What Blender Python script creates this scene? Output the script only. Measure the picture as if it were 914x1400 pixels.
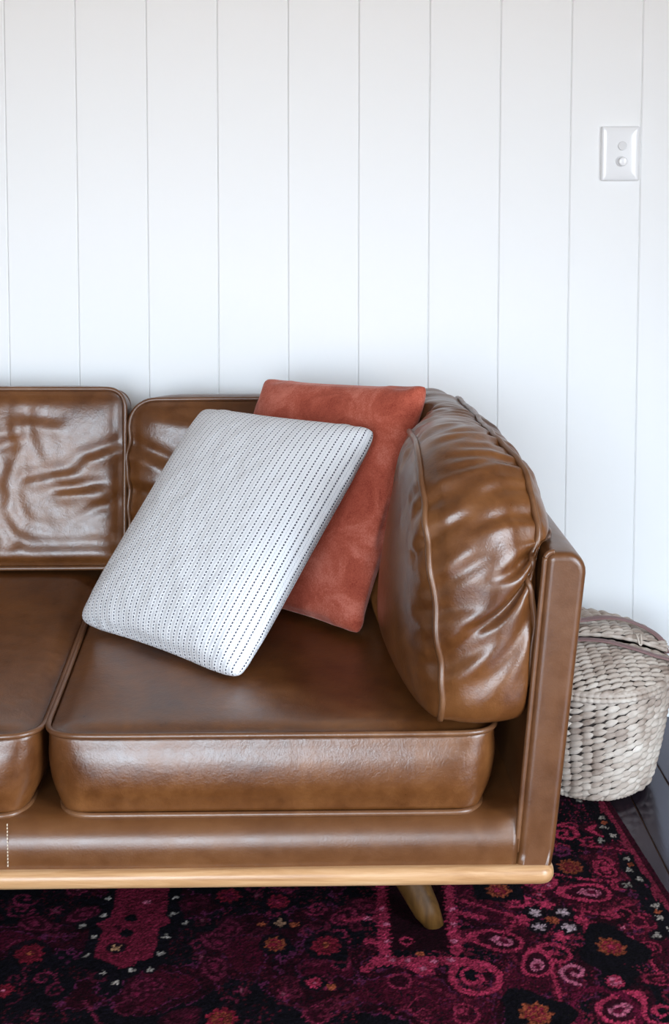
import bpy, bmesh, math, random
import numpy as np
from mathutils import Vector, Matrix

for o in list(bpy.data.objects):
    bpy.data.objects.remove(o)
SC = bpy.context.scene
COL = SC.collection
random.seed(5)

# ------------------------------------------------------------------ camera
CAM_H = 1.233
PITCH = 4.5937
cam = bpy.data.cameras.new('camera')
cam.sensor_fit = 'AUTO'
cam.sensor_width = 36.0
cam.lens = 50.0
cam.shift_x = 32.0 / 1400
cam.shift_y = -335.0 / 1400
cam.clip_start = 0.05
co = bpy.data.objects.new('camera', cam)
co.location = (0, 0, CAM_H)
co.rotation_euler = (math.radians(90 - PITCH), 0, 0)
COL.objects.link(co)
SC.camera = co

# ------------------------------------------------------------------ world, daylight, exposure
SC.view_settings.view_transform = 'Standard'
SC.view_settings.look = 'None'
SC.view_settings.gamma = 1.0
SC.view_settings.use_curve_mapping = False
SC.view_settings.exposure = 0.22
world = bpy.data.worlds.new('daylight')
SC.world = world
world.use_nodes = True
wn = world.node_tree.nodes
wl = world.node_tree.links
wn.clear()
w_out = wn.new('ShaderNodeOutputWorld')
w_bg = wn.new('ShaderNodeBackground')
w_tc = wn.new('ShaderNodeTexCoord')
w_sep = wn.new('ShaderNodeSeparateXYZ')
w_ramp = wn.new('ShaderNodeValToRGB')
w_ramp.color_ramp.elements[0].position = 0.47
w_ramp.color_ramp.elements[0].color = (0.30, 0.26, 0.22, 1)     # paving outside
w_ramp.color_ramp.elements[1].position = 0.53
w_ramp.color_ramp.elements[1].color = (0.74, 0.87, 1.0, 1)      # bright overcast sky
w_map = wn.new('ShaderNodeMath')
w_map.operation = 'MULTIPLY_ADD'
w_map.inputs[1].default_value = 0.5
w_map.inputs[2].default_value = 0.5
wl.new(w_tc.outputs['Generated'], w_sep.inputs[0])
wl.new(w_sep.outputs['Z'], w_map.inputs[0])
wl.new(w_map.outputs[0], w_ramp.inputs[0])
wl.new(w_ramp.outputs[0], w_bg.inputs['Color'])
w_bg.inputs['Strength'].default_value = 18.0
wl.new(w_bg.outputs[0], w_out.inputs['Surface'])

WALL_Y = 3.03
RX0, RX1, RY0, RZ1 = -3.2, 1.9, -2.4, 2.7      # room extents
WIN_F = (-1.75, 0.35, 0.06, 2.20)               # glazed doors behind the camera: x0 x1 z0 z1
WIN_R = (-1.0, 0.9, 0.05, 2.10)                # glazed opening in the right wall: y0 y1 z0 z1


def portal(name, loc, rot, sx, sy):
    l = bpy.data.lights.new(name, 'AREA')
    l.shape = 'RECTANGLE'
    l.size, l.size_y = sx, sy
    l.cycles.is_portal = True
    o = bpy.data.objects.new(name, l)
    o.location = loc
    o.rotation_euler = rot
    COL.objects.link(o)


portal('window_portal_front', ((WIN_F[0] + WIN_F[1]) / 2, RY0 - 0.02, (WIN_F[2] + WIN_F[3]) / 2),
       (math.radians(90), 0, 0), WIN_F[1] - WIN_F[0], WIN_F[3] - WIN_F[2])
portal('window_portal_right', (RX1 + 0.02, (WIN_R[0] + WIN_R[1]) / 2, (WIN_R[2] + WIN_R[3]) / 2),
       (math.radians(90), 0, math.radians(90)), WIN_R[1] - WIN_R[0], WIN_R[3] - WIN_R[2])


# ------------------------------------------------------------------ helpers
def mesh_obj(name, V, F, mat, parent=None, smooth=True, **props):
    me = bpy.data.meshes.new(name)
    me.from_pydata([tuple(map(float, v)) for v in V], [], [tuple(int(i) for i in f) for f in F])
    me.update()
    if smooth:
        me.polygons.foreach_set('use_smooth', [True] * len(me.polygons))
    if mat:
        me.materials.append(mat)
    o = bpy.data.objects.new(name, me)
    COL.objects.link(o)
    if parent:
        o.parent = parent
    for k, v in props.items():
        o[k] = v
    return o


def bm_obj(name, bm, mat, parent=None, smooth=False, **props):
    me = bpy.data.meshes.new(name)
    bmesh.ops.recalc_face_normals(bm, faces=bm.faces)
    bm.to_mesh(me)
    bm.free()
    if smooth:
        me.polygons.foreach_set('use_smooth', [True] * len(me.polygons))
    if mat:
        me.materials.append(mat)
    o = bpy.data.objects.new(name, me)
    COL.objects.link(o)
    if parent:
        o.parent = parent
    for k, v in props.items():
        o[k] = v
    return o


def add_box(bm, x0, x1, y0, y1, z0, z1):
    vs = [bm.verts.new(c) for c in ((x0, y0, z0), (x1, y0, z0), (x1, y1, z0), (x0, y1, z0),
                                    (x0, y0, z1), (x1, y0, z1), (x1, y1, z1), (x0, y1, z1))]
    for f in ((0, 3, 2, 1), (4, 5, 6, 7), (0, 1, 5, 4), (1, 2, 6, 5), (2, 3, 7, 6), (3, 0, 4, 7)):
        bm.faces.new([vs[i] for i in f])


def empty(name, loc, rz=0.0, **props):
    o = bpy.data.objects.new(name, None)
    o.location = loc
    o.rotation_euler = (0, 0, rz)
    o.empty_display_size = 0.1
    COL.objects.link(o)
    for k, v in props.items():
        o[k] = v
    return o


def catmull(P, closed, per):
    P = np.asarray(P, float)
    n = len(P)
    out = []
    rng = range(n) if closed else range(n - 1)
    for i in rng:
        if closed:
            a, b, c, d = P[(i - 1) % n], P[i], P[(i + 1) % n], P[(i + 2) % n]
        else:
            a, b, c, d = P[max(i - 1, 0)], P[i], P[i + 1], P[min(i + 2, n - 1)]
        for k in range(per):
            t = k / per
            out.append(0.5 * ((2 * b) + (-a + c) * t + (2 * a - 5 * b + 4 * c - d) * t * t
                              + (-a + 3 * b - 3 * c + d) * t ** 3))
    if not closed:
        out.append(P[-1])
    return np.array(out)


def tube(P, r, sides=8, closed=False, flat=None):
    """tube along points P (n,3); r scalar or array; flat=(half width, half thick, up) gives a strap"""
    P = np.asarray(P, float)
    n = len(P)
    T = np.zeros_like(P)
    if closed:
        T = np.roll(P, -1, 0) - np.roll(P, 1, 0)
    else:
        T[1:-1] = P[2:] - P[:-2]
        T[0] = P[1] - P[0]
        T[-1] = P[-1] - P[-2]
    T /= np.linalg.norm(T, axis=1)[:, None] + 1e-12
    r = np.broadcast_to(np.asarray(r, float), (n,))
    N = np.zeros_like(P)
    ref = np.array([0.31, 0.2, 0.93])
    for i in range(n):
        v = ref - T[i] * np.dot(ref, T[i])
        l = np.linalg.norm(v)
        if l < 1e-3:
            v = np.array([1.0, 0, 0]) - T[i] * T[i][0]
            l = np.linalg.norm(v)
        N[i] = v / l
        ref = N[i] if flat is None else np.asarray(flat[2], float)
    B = np.cross(T, N)
    V, F = [], []
    for i in range(n):
        for k in range(sides):
            a = 2 * math.pi * k / sides
            if flat is None:
                V.append(P[i] + r[i] * (math.cos(a) * N[i] + math.sin(a) * B[i]))
            else:
                ca, sa = math.cos(a), math.sin(a)
                ex = lambda q: math.copysign(abs(q) ** 0.45, q)
                V.append(P[i] + flat[1] * ex(ca) * N[i] + flat[0] * ex(sa) * B[i])
    m = n if closed else n - 1
    for i in range(m):
        j = (i + 1) % n
        for k in range(sides):
            l = (k + 1) % sides
            F.append((i * sides + k, i * sides + l, j * sides + l, j * sides + k))
    if not closed:
        F.append(tuple(range(sides - 1, -1, -1)))
        F.append(tuple((n - 1) * sides + k for k in range(sides)))
    return V, F


# ------------------------------------------------------------------ materials
def mat_new(name):
    m = bpy.data.materials.new(name)
    m.use_nodes = True
    nt = m.node_tree
    return m, nt, nt.nodes['Principled BSDF']


def nd(nt, typ, **inp):
    n = nt.nodes.new(typ)
    for k, v in inp.items():
        if k.startswith('_'):
            setattr(n, k[1:], v)
        else:
            n.inputs[k.replace('__', ' ')].default_value = v
    return n


def ramp(nt, src, stops):
    n = nt.nodes.new('ShaderNodeValToRGB')
    cr = n.color_ramp
    while len(cr.elements) < len(stops):
        cr.elements.new(0.5)
    for e, (p, c) in zip(cr.elements, stops):
        e.position = p
        e.color = (*c, 1) if len(c) == 3 else c
    nt.links.new(src, n.inputs[0])
    return n


def g(v):
    return (v, v, v)


def math_n(nt, op, a, b=None, c=None):
    n = nt.nodes.new('ShaderNodeMath')
    n.operation = op
    for i, s in enumerate((a, b, c)):
        if s is None:
            continue
        if isinstance(s, (int, float)):
            n.inputs[i].default_value = s
        else:
            nt.links.new(s, n.inputs[i])
    return n.outputs[0]


def bump(nt, height, strength, dist, normal=None):
    n = nt.nodes.new('ShaderNodeBump')
    n.inputs['Strength'].default_value = strength
    n.inputs['Distance'].default_value = dist
    nt.links.new(height, n.inputs['Height'])
    if normal:
        nt.links.new(normal, n.inputs['Normal'])
    return n.outputs[0]


def simple(name, col, rough, spec=0.5, metallic=0.0):
    m, nt, b = mat_new(name)
    b.inputs['Base Color'].default_value = (*col, 1)
    b.inputs['Roughness'].default_value = rough
    b.inputs['Specular IOR Level'].default_value = spec
    b.inputs['Metallic'].default_value = metallic
    return m


def leather(name, dark, mid, light, rough=0.36, wr=1.0):
    m, nt, b = mat_new(name)
    L = nt.links
    tc = nt.nodes.new('ShaderNodeTexCoord')
    n1 = nd(nt, 'ShaderNodeTexNoise', Scale=5.0, Detail=5.0, Roughness=0.6)
    n2 = nd(nt, 'ShaderNodeTexNoise', Scale=38.0, Detail=6.0, Roughness=0.65)
    for n in (n1, n2):
        L.new(tc.outputs['Object'], n.inputs['Vector'])
    mx = math_n(nt, 'MULTIPLY_ADD', n2.outputs['Fac'], 0.35, math_n(nt, 'MULTIPLY', n1.outputs['Fac'], 0.65))
    cr = ramp(nt, mx, [(0.33, dark), (0.5, mid), (0.68, light)])
    L.new(cr.outputs[0], b.inputs['Base Color'])
    rr = math_n(nt, 'MULTIPLY_ADD', n2.outputs['Fac'], 0.22, rough - 0.11)
    L.new(rr, b.inputs['Roughness'])
    b.inputs['Specular IOR Level'].default_value = 0.66
    # fine pebbled grain, then soft creases
    gv = nd(nt, 'ShaderNodeTexVoronoi', Scale=330.0)
    L.new(tc.outputs['Object'], gv.inputs['Vector'])
    cv = nd(nt, 'ShaderNodeTexNoise', Scale=16.0, Detail=4.0, Roughness=0.55, Distortion=1.2)
    L.new(tc.outputs['Object'], cv.inputs['Vector'])
    fw = nd(nt, 'ShaderNodeTexNoise', Scale=60.0, Detail=4.0, Roughness=0.6, Distortion=2.0)
    L.new(tc.outputs['Object'], fw.inputs['Vector'])
    h = bump(nt, cv.outputs['Fac'], 0.06 * wr, 0.012)
    h = bump(nt, fw.outputs['Fac'], 0.10 * wr, 0.004, h)
    h = bump(nt, gv.outputs['Distance'], 0.12, 0.0007, h)
    L.new(h, b.inputs['Normal'])
    return m


M = {}
M['leather'] = leather('tan_brown_leather', (0.060, 0.0175, 0.0042), (0.124, 0.042, 0.0108), (0.198, 0.074, 0.0205), rough=0.32)
M['leather_dark'] = leather('frame_leather', (0.076, 0.025, 0.0065), (0.116, 0.041, 0.0115), (0.152, 0.058, 0.0175), rough=0.36, wr=0.25)
M['piping'] = leather('piping_leather', (0.085, 0.030, 0.011), (0.135, 0.054, 0.021), (0.20, 0.09, 0.038), rough=0.34, wr=0.2)


def wood_mat(name, a, b_, c, rough, scale=(1.6, 26, 26)):
    m, nt, b = mat_new(name)
    L = nt.links
    tc = nt.nodes.new('ShaderNodeTexCoord')
    mp = nd(nt, 'ShaderNodeMapping')
    mp.inputs['Scale'].default_value = scale
    L.new(tc.outputs['Object'], mp.inputs[0])
    n1 = nd(nt, 'ShaderNodeTexNoise', Scale=3.0, Detail=8.0, Roughness=0.65, Distortion=0.6)
    L.new(mp.outputs[0], n1.inputs['Vector'])
    cr = ramp(nt, n1.outputs['Fac'], [(0.3, a), (0.52, b_), (0.72, c)])
    L.new(cr.outputs[0], b.inputs['Base Color'])
    b.inputs['Roughness'].default_value = rough
    L.new(bump(nt, n1.outputs['Fac'], 0.12, 0.002), b.inputs['Normal'])
    return m


M['oak'] = wood_mat('honey_oak', (0.30, 0.14, 0.055), (0.46, 0.25, 0.115), (0.60, 0.37, 0.20), 0.33)
M['walnut'] = wood_mat('dark_leg_wood', (0.04, 0.017, 0.004), (0.075, 0.033, 0.008), (0.12, 0.056, 0.014), 0.5, (20, 20, 2))
M['walnut'].node_tree.nodes['Principled BSDF'].inputs['Specular IOR Level'].default_value = 0.15


def floor_mat():
    m, nt, b = mat_new('dark_stained_boards')
    L = nt.links
    tc = nt.nodes.new('ShaderNodeTexCoord')
    oi = nt.nodes.new('ShaderNodeObjectInfo')
    mp = nd(nt, 'ShaderNodeMapping')
    mp.inputs['Scale'].default_value = (30, 1.5, 30)
    L.new(tc.outputs['Object'], mp.inputs[0])
    n1 = nd(nt, 'ShaderNodeTexNoise', Scale=3.0, Detail=8.0, Roughness=0.6)
    L.new(mp.outputs[0], n1.inputs['Vector'])
    f = math_n(nt, 'MULTIPLY_ADD', oi.outputs['Random'], 0.25, n1.outputs['Fac'])
    cr = ramp(nt, f, [(0.35, (0.010, 0.007, 0.010)), (0.62, (0.020, 0.013, 0.018)), (0.9, (0.038, 0.022, 0.026))])
    L.new(cr.outputs[0], b.inputs['Base Color'])
    b.inputs['Roughness'].default_value = 0.17
    b.inputs['Specular IOR Level'].default_value = 0.5
    b.inputs['Specular Tint'].default_value = (0.45, 0.52, 1.0, 1)  # blue of the reflected wall light put into tint and, slightly, base
    b.inputs['Coat Weight'].default_value = 0.06
    b.inputs['Coat Roughness'].default_value = 0.12
    L.new(bump(nt, n1.outputs['Fac'], 0.08, 0.002), b.inputs['Normal'])
    return m


M['floor'] = floor_mat()
M['joint'] = simple('floor_joint_filler', (0.16, 0.075, 0.03), 0.5)


def paint_mat():
    m, nt, b = mat_new('white_wall_paint')
    L = nt.links
    tc = nt.nodes.new('ShaderNodeTexCoord')
    n1 = nd(nt, 'ShaderNodeTexNoise', Scale=90.0, Detail=3.0)
    L.new(tc.outputs['Object'], n1.inputs['Vector'])
    b.inputs['Base Color'].default_value = (0.86, 0.86, 0.86, 1)
    b.inputs['Roughness'].default_value = 0.5
    b.inputs['Specular IOR Level'].default_value = 0.35
    L.new(bump(nt, n1.outputs['Fac'], 0.05, 0.001), b.inputs['Normal'])
    return m


M['paint'] = paint_mat()
M['ceiling'] = simple('toned_down_ceiling', (0.46, 0.43, 0.40), 0.7)  # unseen ceiling, darkened to cut bounce light
M['lining'] = wood_mat('toned_down_lining', (0.30, 0.24, 0.18), (0.38, 0.31, 0.24), (0.45, 0.38, 0.30), 0.6, (10, 10, 1.2))  # unseen walls, wood tone darkened to cut fill light
M['plastic'] = simple('glossy_white_plastic', (0.84, 0.84, 0.85), 0.18)
M['plastic_knob'] = simple('grey_white_plastic', (0.74, 0.74, 0.75), 0.25)
M['strap'] = simple('mauve_brown_strap', (0.20, 0.105, 0.10), 0.55)
M['cord'] = simple('pale_cord', (0.62, 0.53, 0.45), 0.7)
M['stitch'] = simple('cream_thread', (0.62, 0.50, 0.38), 0.7)
M['gap_shade'] = simple('basket_shade_core', (0.028, 0.019, 0.015), 0.9)  # near-black colour stands in for shade between the strands


def weave_mat(strand=False):
    m, nt, b = mat_new('water_hyacinth_strand' if strand else 'water_hyacinth_braid')
    L = nt.links
    tc = nt.nodes.new('ShaderNodeTexCoord')
    n1 = nd(nt, 'ShaderNodeTexNoise', Scale=30.0, Detail=4.0, Roughness=0.6)
    n2 = nd(nt, 'ShaderNodeTexNoise', Scale=8.0, Detail=2.0)
    mp = nd(nt, 'ShaderNodeMapping')
    mp.inputs['Scale'].default_value = (1, 1, 12)
    L.new(tc.outputs['Object'], mp.inputs[0])
    n3 = nd(nt, 'ShaderNodeTexNoise', Scale=35.0, Detail=3.0)
    L.new(mp.outputs[0], n3.inputs['Vector'])
    for n in (n1, n2):
        L.new(tc.outputs['Object'], n.inputs['Vector'])
    f = math_n(nt, 'MULTIPLY_ADD', n1.outputs['Fac'], 0.6, math_n(nt, 'MULTIPLY', n2.outputs['Fac'], 0.4))
    if strand:
        at_ = nt.nodes.new('ShaderNodeAttribute')
        at_.attribute_name = 'tone'
        f = math_n(nt, 'ADD', math_n(nt, 'MULTIPLY', f, 0.8), math_n(nt, 'MULTIPLY_ADD', at_.outputs['Fac'], 0.17, 0.02))
    cr = ramp(nt, f, [(0.30, (0.17, 0.11, 0.08)), (0.47, (0.40, 0.32, 0.265)), (0.68, (0.62, 0.545, 0.475))])
    L.new(cr.outputs[0], b.inputs['Base Color'])
    b.inputs['Roughness'].default_value = 0.62
    L.new(bump(nt, n3.outputs['Fac'], 0.35, 0.002), b.inputs['Normal'])
    return m


M['weave'] = weave_mat()
M['weave_strand'] = weave_mat(True)


def striped_cloth():
    """white woven cotton with rows of dark running stitches, 12 mm apart, set out by the sewn panel's UVs"""
    m, nt, b = mat_new('white_stitched_cotton')
    L = nt.links
    uv = nt.nodes.new('ShaderNodeUVMap')
    uv.uv_map = 'UVMap'
    sp = nt.nodes.new('ShaderNodeSeparateXYZ')
    L.new(uv.outputs[0], sp.inputs[0])
    U = math_n(nt, 'MULTIPLY', sp.outputs['X'], 1 / 0.0118)
    fu = math_n(nt, 'ABSOLUTE', math_n(nt, 'SUBTRACT', math_n(nt, 'FRACT', U), 0.5))
    line = math_n(nt, 'LESS_THAN', fu, 0.095)
    row = math_n(nt, 'FLOOR', U)
    V = math_n(nt, 'MULTIPLY_ADD', sp.outputs['Y'], 1 / 0.0052, math_n(nt, 'MULTIPLY', row, 0.37))
    fv = math_n(nt, 'FRACT', V)
    dash = math_n(nt, 'LESS_THAN', fv, 0.60)
    f = math_n(nt, 'MULTIPLY', line, dash)
    # faint pale grey ribs between the stitched rows
    fu2 = math_n(nt, 'ABSOLUTE', math_n(nt, 'SUBTRACT', math_n(nt, 'FRACT', math_n(nt, 'ADD', U, 0.5)), 0.5))
    rib = math_n(nt, 'MULTIPLY', math_n(nt, 'LESS_THAN', fu2, 0.06),
                 math_n(nt, 'LESS_THAN', math_n(nt, 'FRACT', math_n(nt, 'ADD', V, 0.5)), 0.45))
    mx1 = nt.nodes.new('ShaderNodeMix')
    mx1.data_type = 'RGBA'
    L.new(rib, mx1.inputs['Factor'])
    mx1.inputs['A'].default_value = (0.80, 0.80, 0.82, 1)
    mx1.inputs['B'].default_value = (0.52, 0.53, 0.58, 1)
    mx = nt.nodes.new('ShaderNodeMix')
    mx.data_type = 'RGBA'
    L.new(f, mx.inputs['Factor'])
    L.new(mx1.outputs['Result'], mx.inputs['A'])
    mx.inputs['B'].default_value = (0.045, 0.045, 0.07, 1)
    L.new(mx.outputs['Result'], b.inputs['Base Color'])
    b.inputs['Roughness'].default_value = 0.9
    b.inputs['Specular IOR Level'].default_value = 0.15
    ribs = math_n(nt, 'SINE', math_n(nt, 'MULTIPLY', U, 6.2832))
    xw = math_n(nt, 'SINE', math_n(nt, 'MULTIPLY', sp.outputs['Y'], 6.2832 / 0.0026))
    hh = math_n(nt, 'MULTIPLY_ADD', xw, 0.4, ribs)
    tc = nt.nodes.new('ShaderNodeTexCoord')
    n1 = nd(nt, 'ShaderNodeTexNoise', Scale=20.0, Detail=3.0)
    L.new(tc.outputs['Object'], n1.inputs['Vector'])
    h = bump(nt, n1.outputs['Fac'], 0.45, 0.014)
    h = bump(nt, hh, 0.35, 0.0010, h)
    L.new(h, b.inputs['Normal'])
    return m


M['stripe'] = striped_cloth()


def velvet():
    m, nt, b = mat_new('terracotta_velvet')
    L = nt.links
    tc = nt.nodes.new('ShaderNodeTexCoord')
    n1 = nd(nt, 'ShaderNodeTexNoise', Scale=14.0, Detail=6.0, Roughness=0.65, Distortion=0.8)
    n2 = nd(nt, 'ShaderNodeTexNoise', Scale=420.0, Detail=2.0)
    for n in (n1, n2):
        L.new(tc.outputs['Object'], n.inputs['Vector'])
    f = math_n(nt, 'MULTIPLY_ADD', n2.outputs['Fac'], 0.3, math_n(nt, 'MULTIPLY', n1.outputs['Fac'], 0.7))
    cr = ramp(nt, f, [(0.34, (0.25, 0.042, 0.024)), (0.5, (0.40, 0.088, 0.052)), (0.64, (0.55, 0.165, 0.115))])
    L.new(cr.outputs[0], b.inputs['Base Color'])
    b.inputs['Roughness'].default_value = 0.85
    b.inputs['Specular IOR Level'].default_value = 0.1
    b.inputs['Sheen Weight'].default_value = 0.35
    b.inputs['Sheen Roughness'].default_value = 0.4
    b.inputs['Sheen Tint'].default_value = (1.0, 0.6, 0.52, 1)
    h = bump(nt, n1.outputs['Fac'], 0.35, 0.012)
    h = bump(nt, n2.outputs['Fac'], 0.4, 0.001, h)
    L.new(h, b.inputs['Normal'])
    return m


M['velvet'] = velvet()


def rug_mat():
    m, nt, b = mat_new('persian_wool_pile')
    L = nt.links
    at = nt.nodes.new('ShaderNodeVertexColor')
    at.layer_name = 'knots'
    tc = nt.nodes.new('ShaderNodeTexCoord')
    n1 = nd(nt, 'ShaderNodeTexNoise', Scale=520.0, Detail=2.0)
    L.new(tc.outputs['Object'], n1.inputs['Vector'])
    v = math_n(nt, 'MULTIPLY_ADD', n1.outputs['Fac'], 1.3, 0.35)
    hs = nd(nt, 'ShaderNodeHueSaturation')
    L.new(at.outputs['Color'], hs.inputs['Color'])
    L.new(v, hs.inputs['Value'])
    L.new(hs.outputs[0], b.inputs['Base Color'])
    b.inputs['Roughness'].default_value = 0.95
    b.inputs['Specular IOR Level'].default_value = 0.08
    L.new(bump(nt, n1.outputs['Fac'], 0.6, 0.003), b.inputs['Normal'])
    return m


M['rug'] = rug_mat()

# ------------------------------------------------------------------ the room
# back wall: a plain backing with one vee-jointed board after another on it
PITCH_W = 0.1497
bm = bmesh.new()
add_box(bm, RX0 - 0.1, RX1 + 0.1, WALL_Y + 0.012, WALL_Y + 0.12, -0.05, RZ1)
wall_back = bm_obj('wall_back', bm, M['paint'], kind='structure')
bv = 0.0024
hw = PITCH_W / 2
sec = [(-hw + 0.0002, WALL_Y + 0.012), (-hw + 0.0002, WALL_Y + 0.0021), (-hw + bv, WALL_Y), (hw - bv, WALL_Y),
       (hw - 0.0002, WALL_Y + 0.0021), (hw - 0.0002, WALL_Y + 0.012)]
V = [(x, y, 0.0) for x, y in sec] + [(x, y, RZ1) for x, y in sec]
F = [(i, i + 1, i + 7, i + 6) for i in range(5)] + [(5, 4, 3, 2, 1, 0), (6, 7, 8, 9, 10, 11)]
first = None
j0 = 0.101
for k in range(-22, 12):
    xc = j0 + (k + 0.5) * PITCH_W
    if xc - hw < RX0 - 0.05 or xc + hw > RX1 + 0.05:
        continue
    if first is None:
        first = mesh_obj('wall_board', V, F, M['paint'], wall_back, smooth=False)
        o = first
    else:
        o = first.copy()
        COL.objects.link(o)
    o.location.x = xc

# floor: boards running to the wall, 86 mm wide
bm = bmesh.new()
add_box(bm, RX0 - 0.1, RX1 + 0.1, RY0 - 0.1, WALL_Y + 0.1, -0.06, -0.004)
floor = bm_obj('floor', bm, M['joint'], kind='structure')
BW = 0.086
bm = bmesh.new()
add_box(bm, -BW / 2 + 0.0012, BW / 2 - 0.0012, RY0, WALL_Y, -0.004, 0.0)
bmesh.ops.bevel(bm, geom=[e for e in bm.edges if abs(e.verts[0].co.y - e.verts[1].co.y) > 1 and e.verts[0].co.z > -0.001],
                offset=0.0012, segments=1, affect='EDGES')
first = bm_obj('floor_board', bm, M['floor'], floor)
k0 = 0
for k in range(-46, 16):
    xc = 0.614 + (k + 0.5) * BW
    if xc - BW / 2 < RX0 - 0.04 or xc + BW / 2 > RX1 + 0.04:
        continue
    if k0 == 0:
        o = first
        k0 = 1
    else:
        o = first.copy()
        COL.objects.link(o)
    o.location.x = xc

bm = bmesh.new()
add_box(bm, RX0 - 0.1, RX1 + 0.1, RY0 - 0.1, WALL_Y + 0.12, RZ1, RZ1 + 0.1)
bm_obj('ceiling', bm, M['ceiling'], kind='structure')
bm = bmesh.new()
add_box(bm, RX0 - 0.1, RX0, RY0 - 0.1, WALL_Y + 0.012, -0.05, RZ1)
bm_obj('wall_left', bm, M['lining'], kind='structure')
bm = bmesh.new()
y0, y1, z0, z1 = WIN_R
add_box(bm, RX1, RX1 + 0.1, RY0 - 0.1, y0, -0.05, RZ1)
add_box(bm, RX1, RX1 + 0.1, y1, WALL_Y + 0.012, -0.05, RZ1)
add_box(bm, RX1, RX1 + 0.1, y0, y1, z1, RZ1)
add_box(bm, RX1, RX1 + 0.1, y0, y1, -0.05, z0)
bm_obj('wall_right', bm, M['lining'], kind='structure')
bm = bmesh.new()
x0, x1, z0, z1 = WIN_F
add_box(bm, RX0, x0, RY0 - 0.1, RY0, -0.05, RZ1)
add_box(bm, x1, RX1, RY0 - 0.1, RY0, -0.05, RZ1)
add_box(bm, x0, x1, RY0 - 0.1, RY0, -0.05, z0)
add_box(bm, x0, x1, RY0 - 0.1, RY0, z1, RZ1)
bm_obj('wall_front', bm, M['lining'], kind='structure')
bm = bmesh.new()
x0, x1, z0, z1 = WIN_F
for a, b_, c, d in ((x0, x1, z0, z0 + 0.05), (x0, x1, z1 - 0.05, z1), (x0, x0 + 0.05, z0 + 0.05, z1 - 0.05),
                    (x1 - 0.05, x1, z0 + 0.05, z1 - 0.05), ((x0 + x1) / 2 - 0.03, (x0 + x1) / 2 + 0.03, z0 + 0.05, z1 - 0.05)):
    add_box(bm, a, b_, RY0 - 0.07, RY0 - 0.03, c, d)
bm_obj('window_1', bm, M['paint'], kind='structure')
bm = bmesh.new()
y0, y1, z0, z1 = WIN_R
for a, b_, c, d in ((y0, y1, z0, z0 + 0.05), (y0, y1, z1 - 0.05, z1), (y0, y0 + 0.05, z0 + 0.05, z1 - 0.05),
                    (y1 - 0.05, y1, z0 + 0.05, z1 - 0.05), ((y0 + y1) / 2 - 0.03, (y0 + y1) / 2 + 0.03, z0 + 0.05, z1 - 0.05)):
    add_box(bm, RX1 + 0.03, RX1 + 0.07, a, b_, c, d)
bm_obj('window_2', bm, M['paint'], kind='structure')


# ------------------------------------------------------------------ sewn shapes: a small cloth solver
def quad_topology(F, ring_edges):
    F = np.asarray(F)
    E = {}
    for fi, q in enumerate(F):
        for i in range(4):
            a, b = int(q[i]), int(q[(i + 1) % 4])
            E.setdefault((min(a, b), max(a, b)), []).append((fi, i))
    S = np.array(list(E.keys()))
    ring = np.array([(a, b) in ring_edges for a, b in E.keys()])
    D = np.concatenate([F[:, [0, 2]], F[:, [1, 3]]])
    B = []
    for (a, b), fs in E.items():
        if len(fs) != 2:
            continue
        opp = []
        for fi, i in fs:
            q = F[fi]
            va, vb, vc, vd = (int(q[(i + k) % 4]) for k in range(4))
            opp.append({va: vd, vb: vc})
        for v in (a, b):
            if opp[0][v] != opp[1][v]:
                B.append((opp[0][v], opp[1][v]))
    return S, ring, D, np.array(B)


VERBOSE = False


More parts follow.
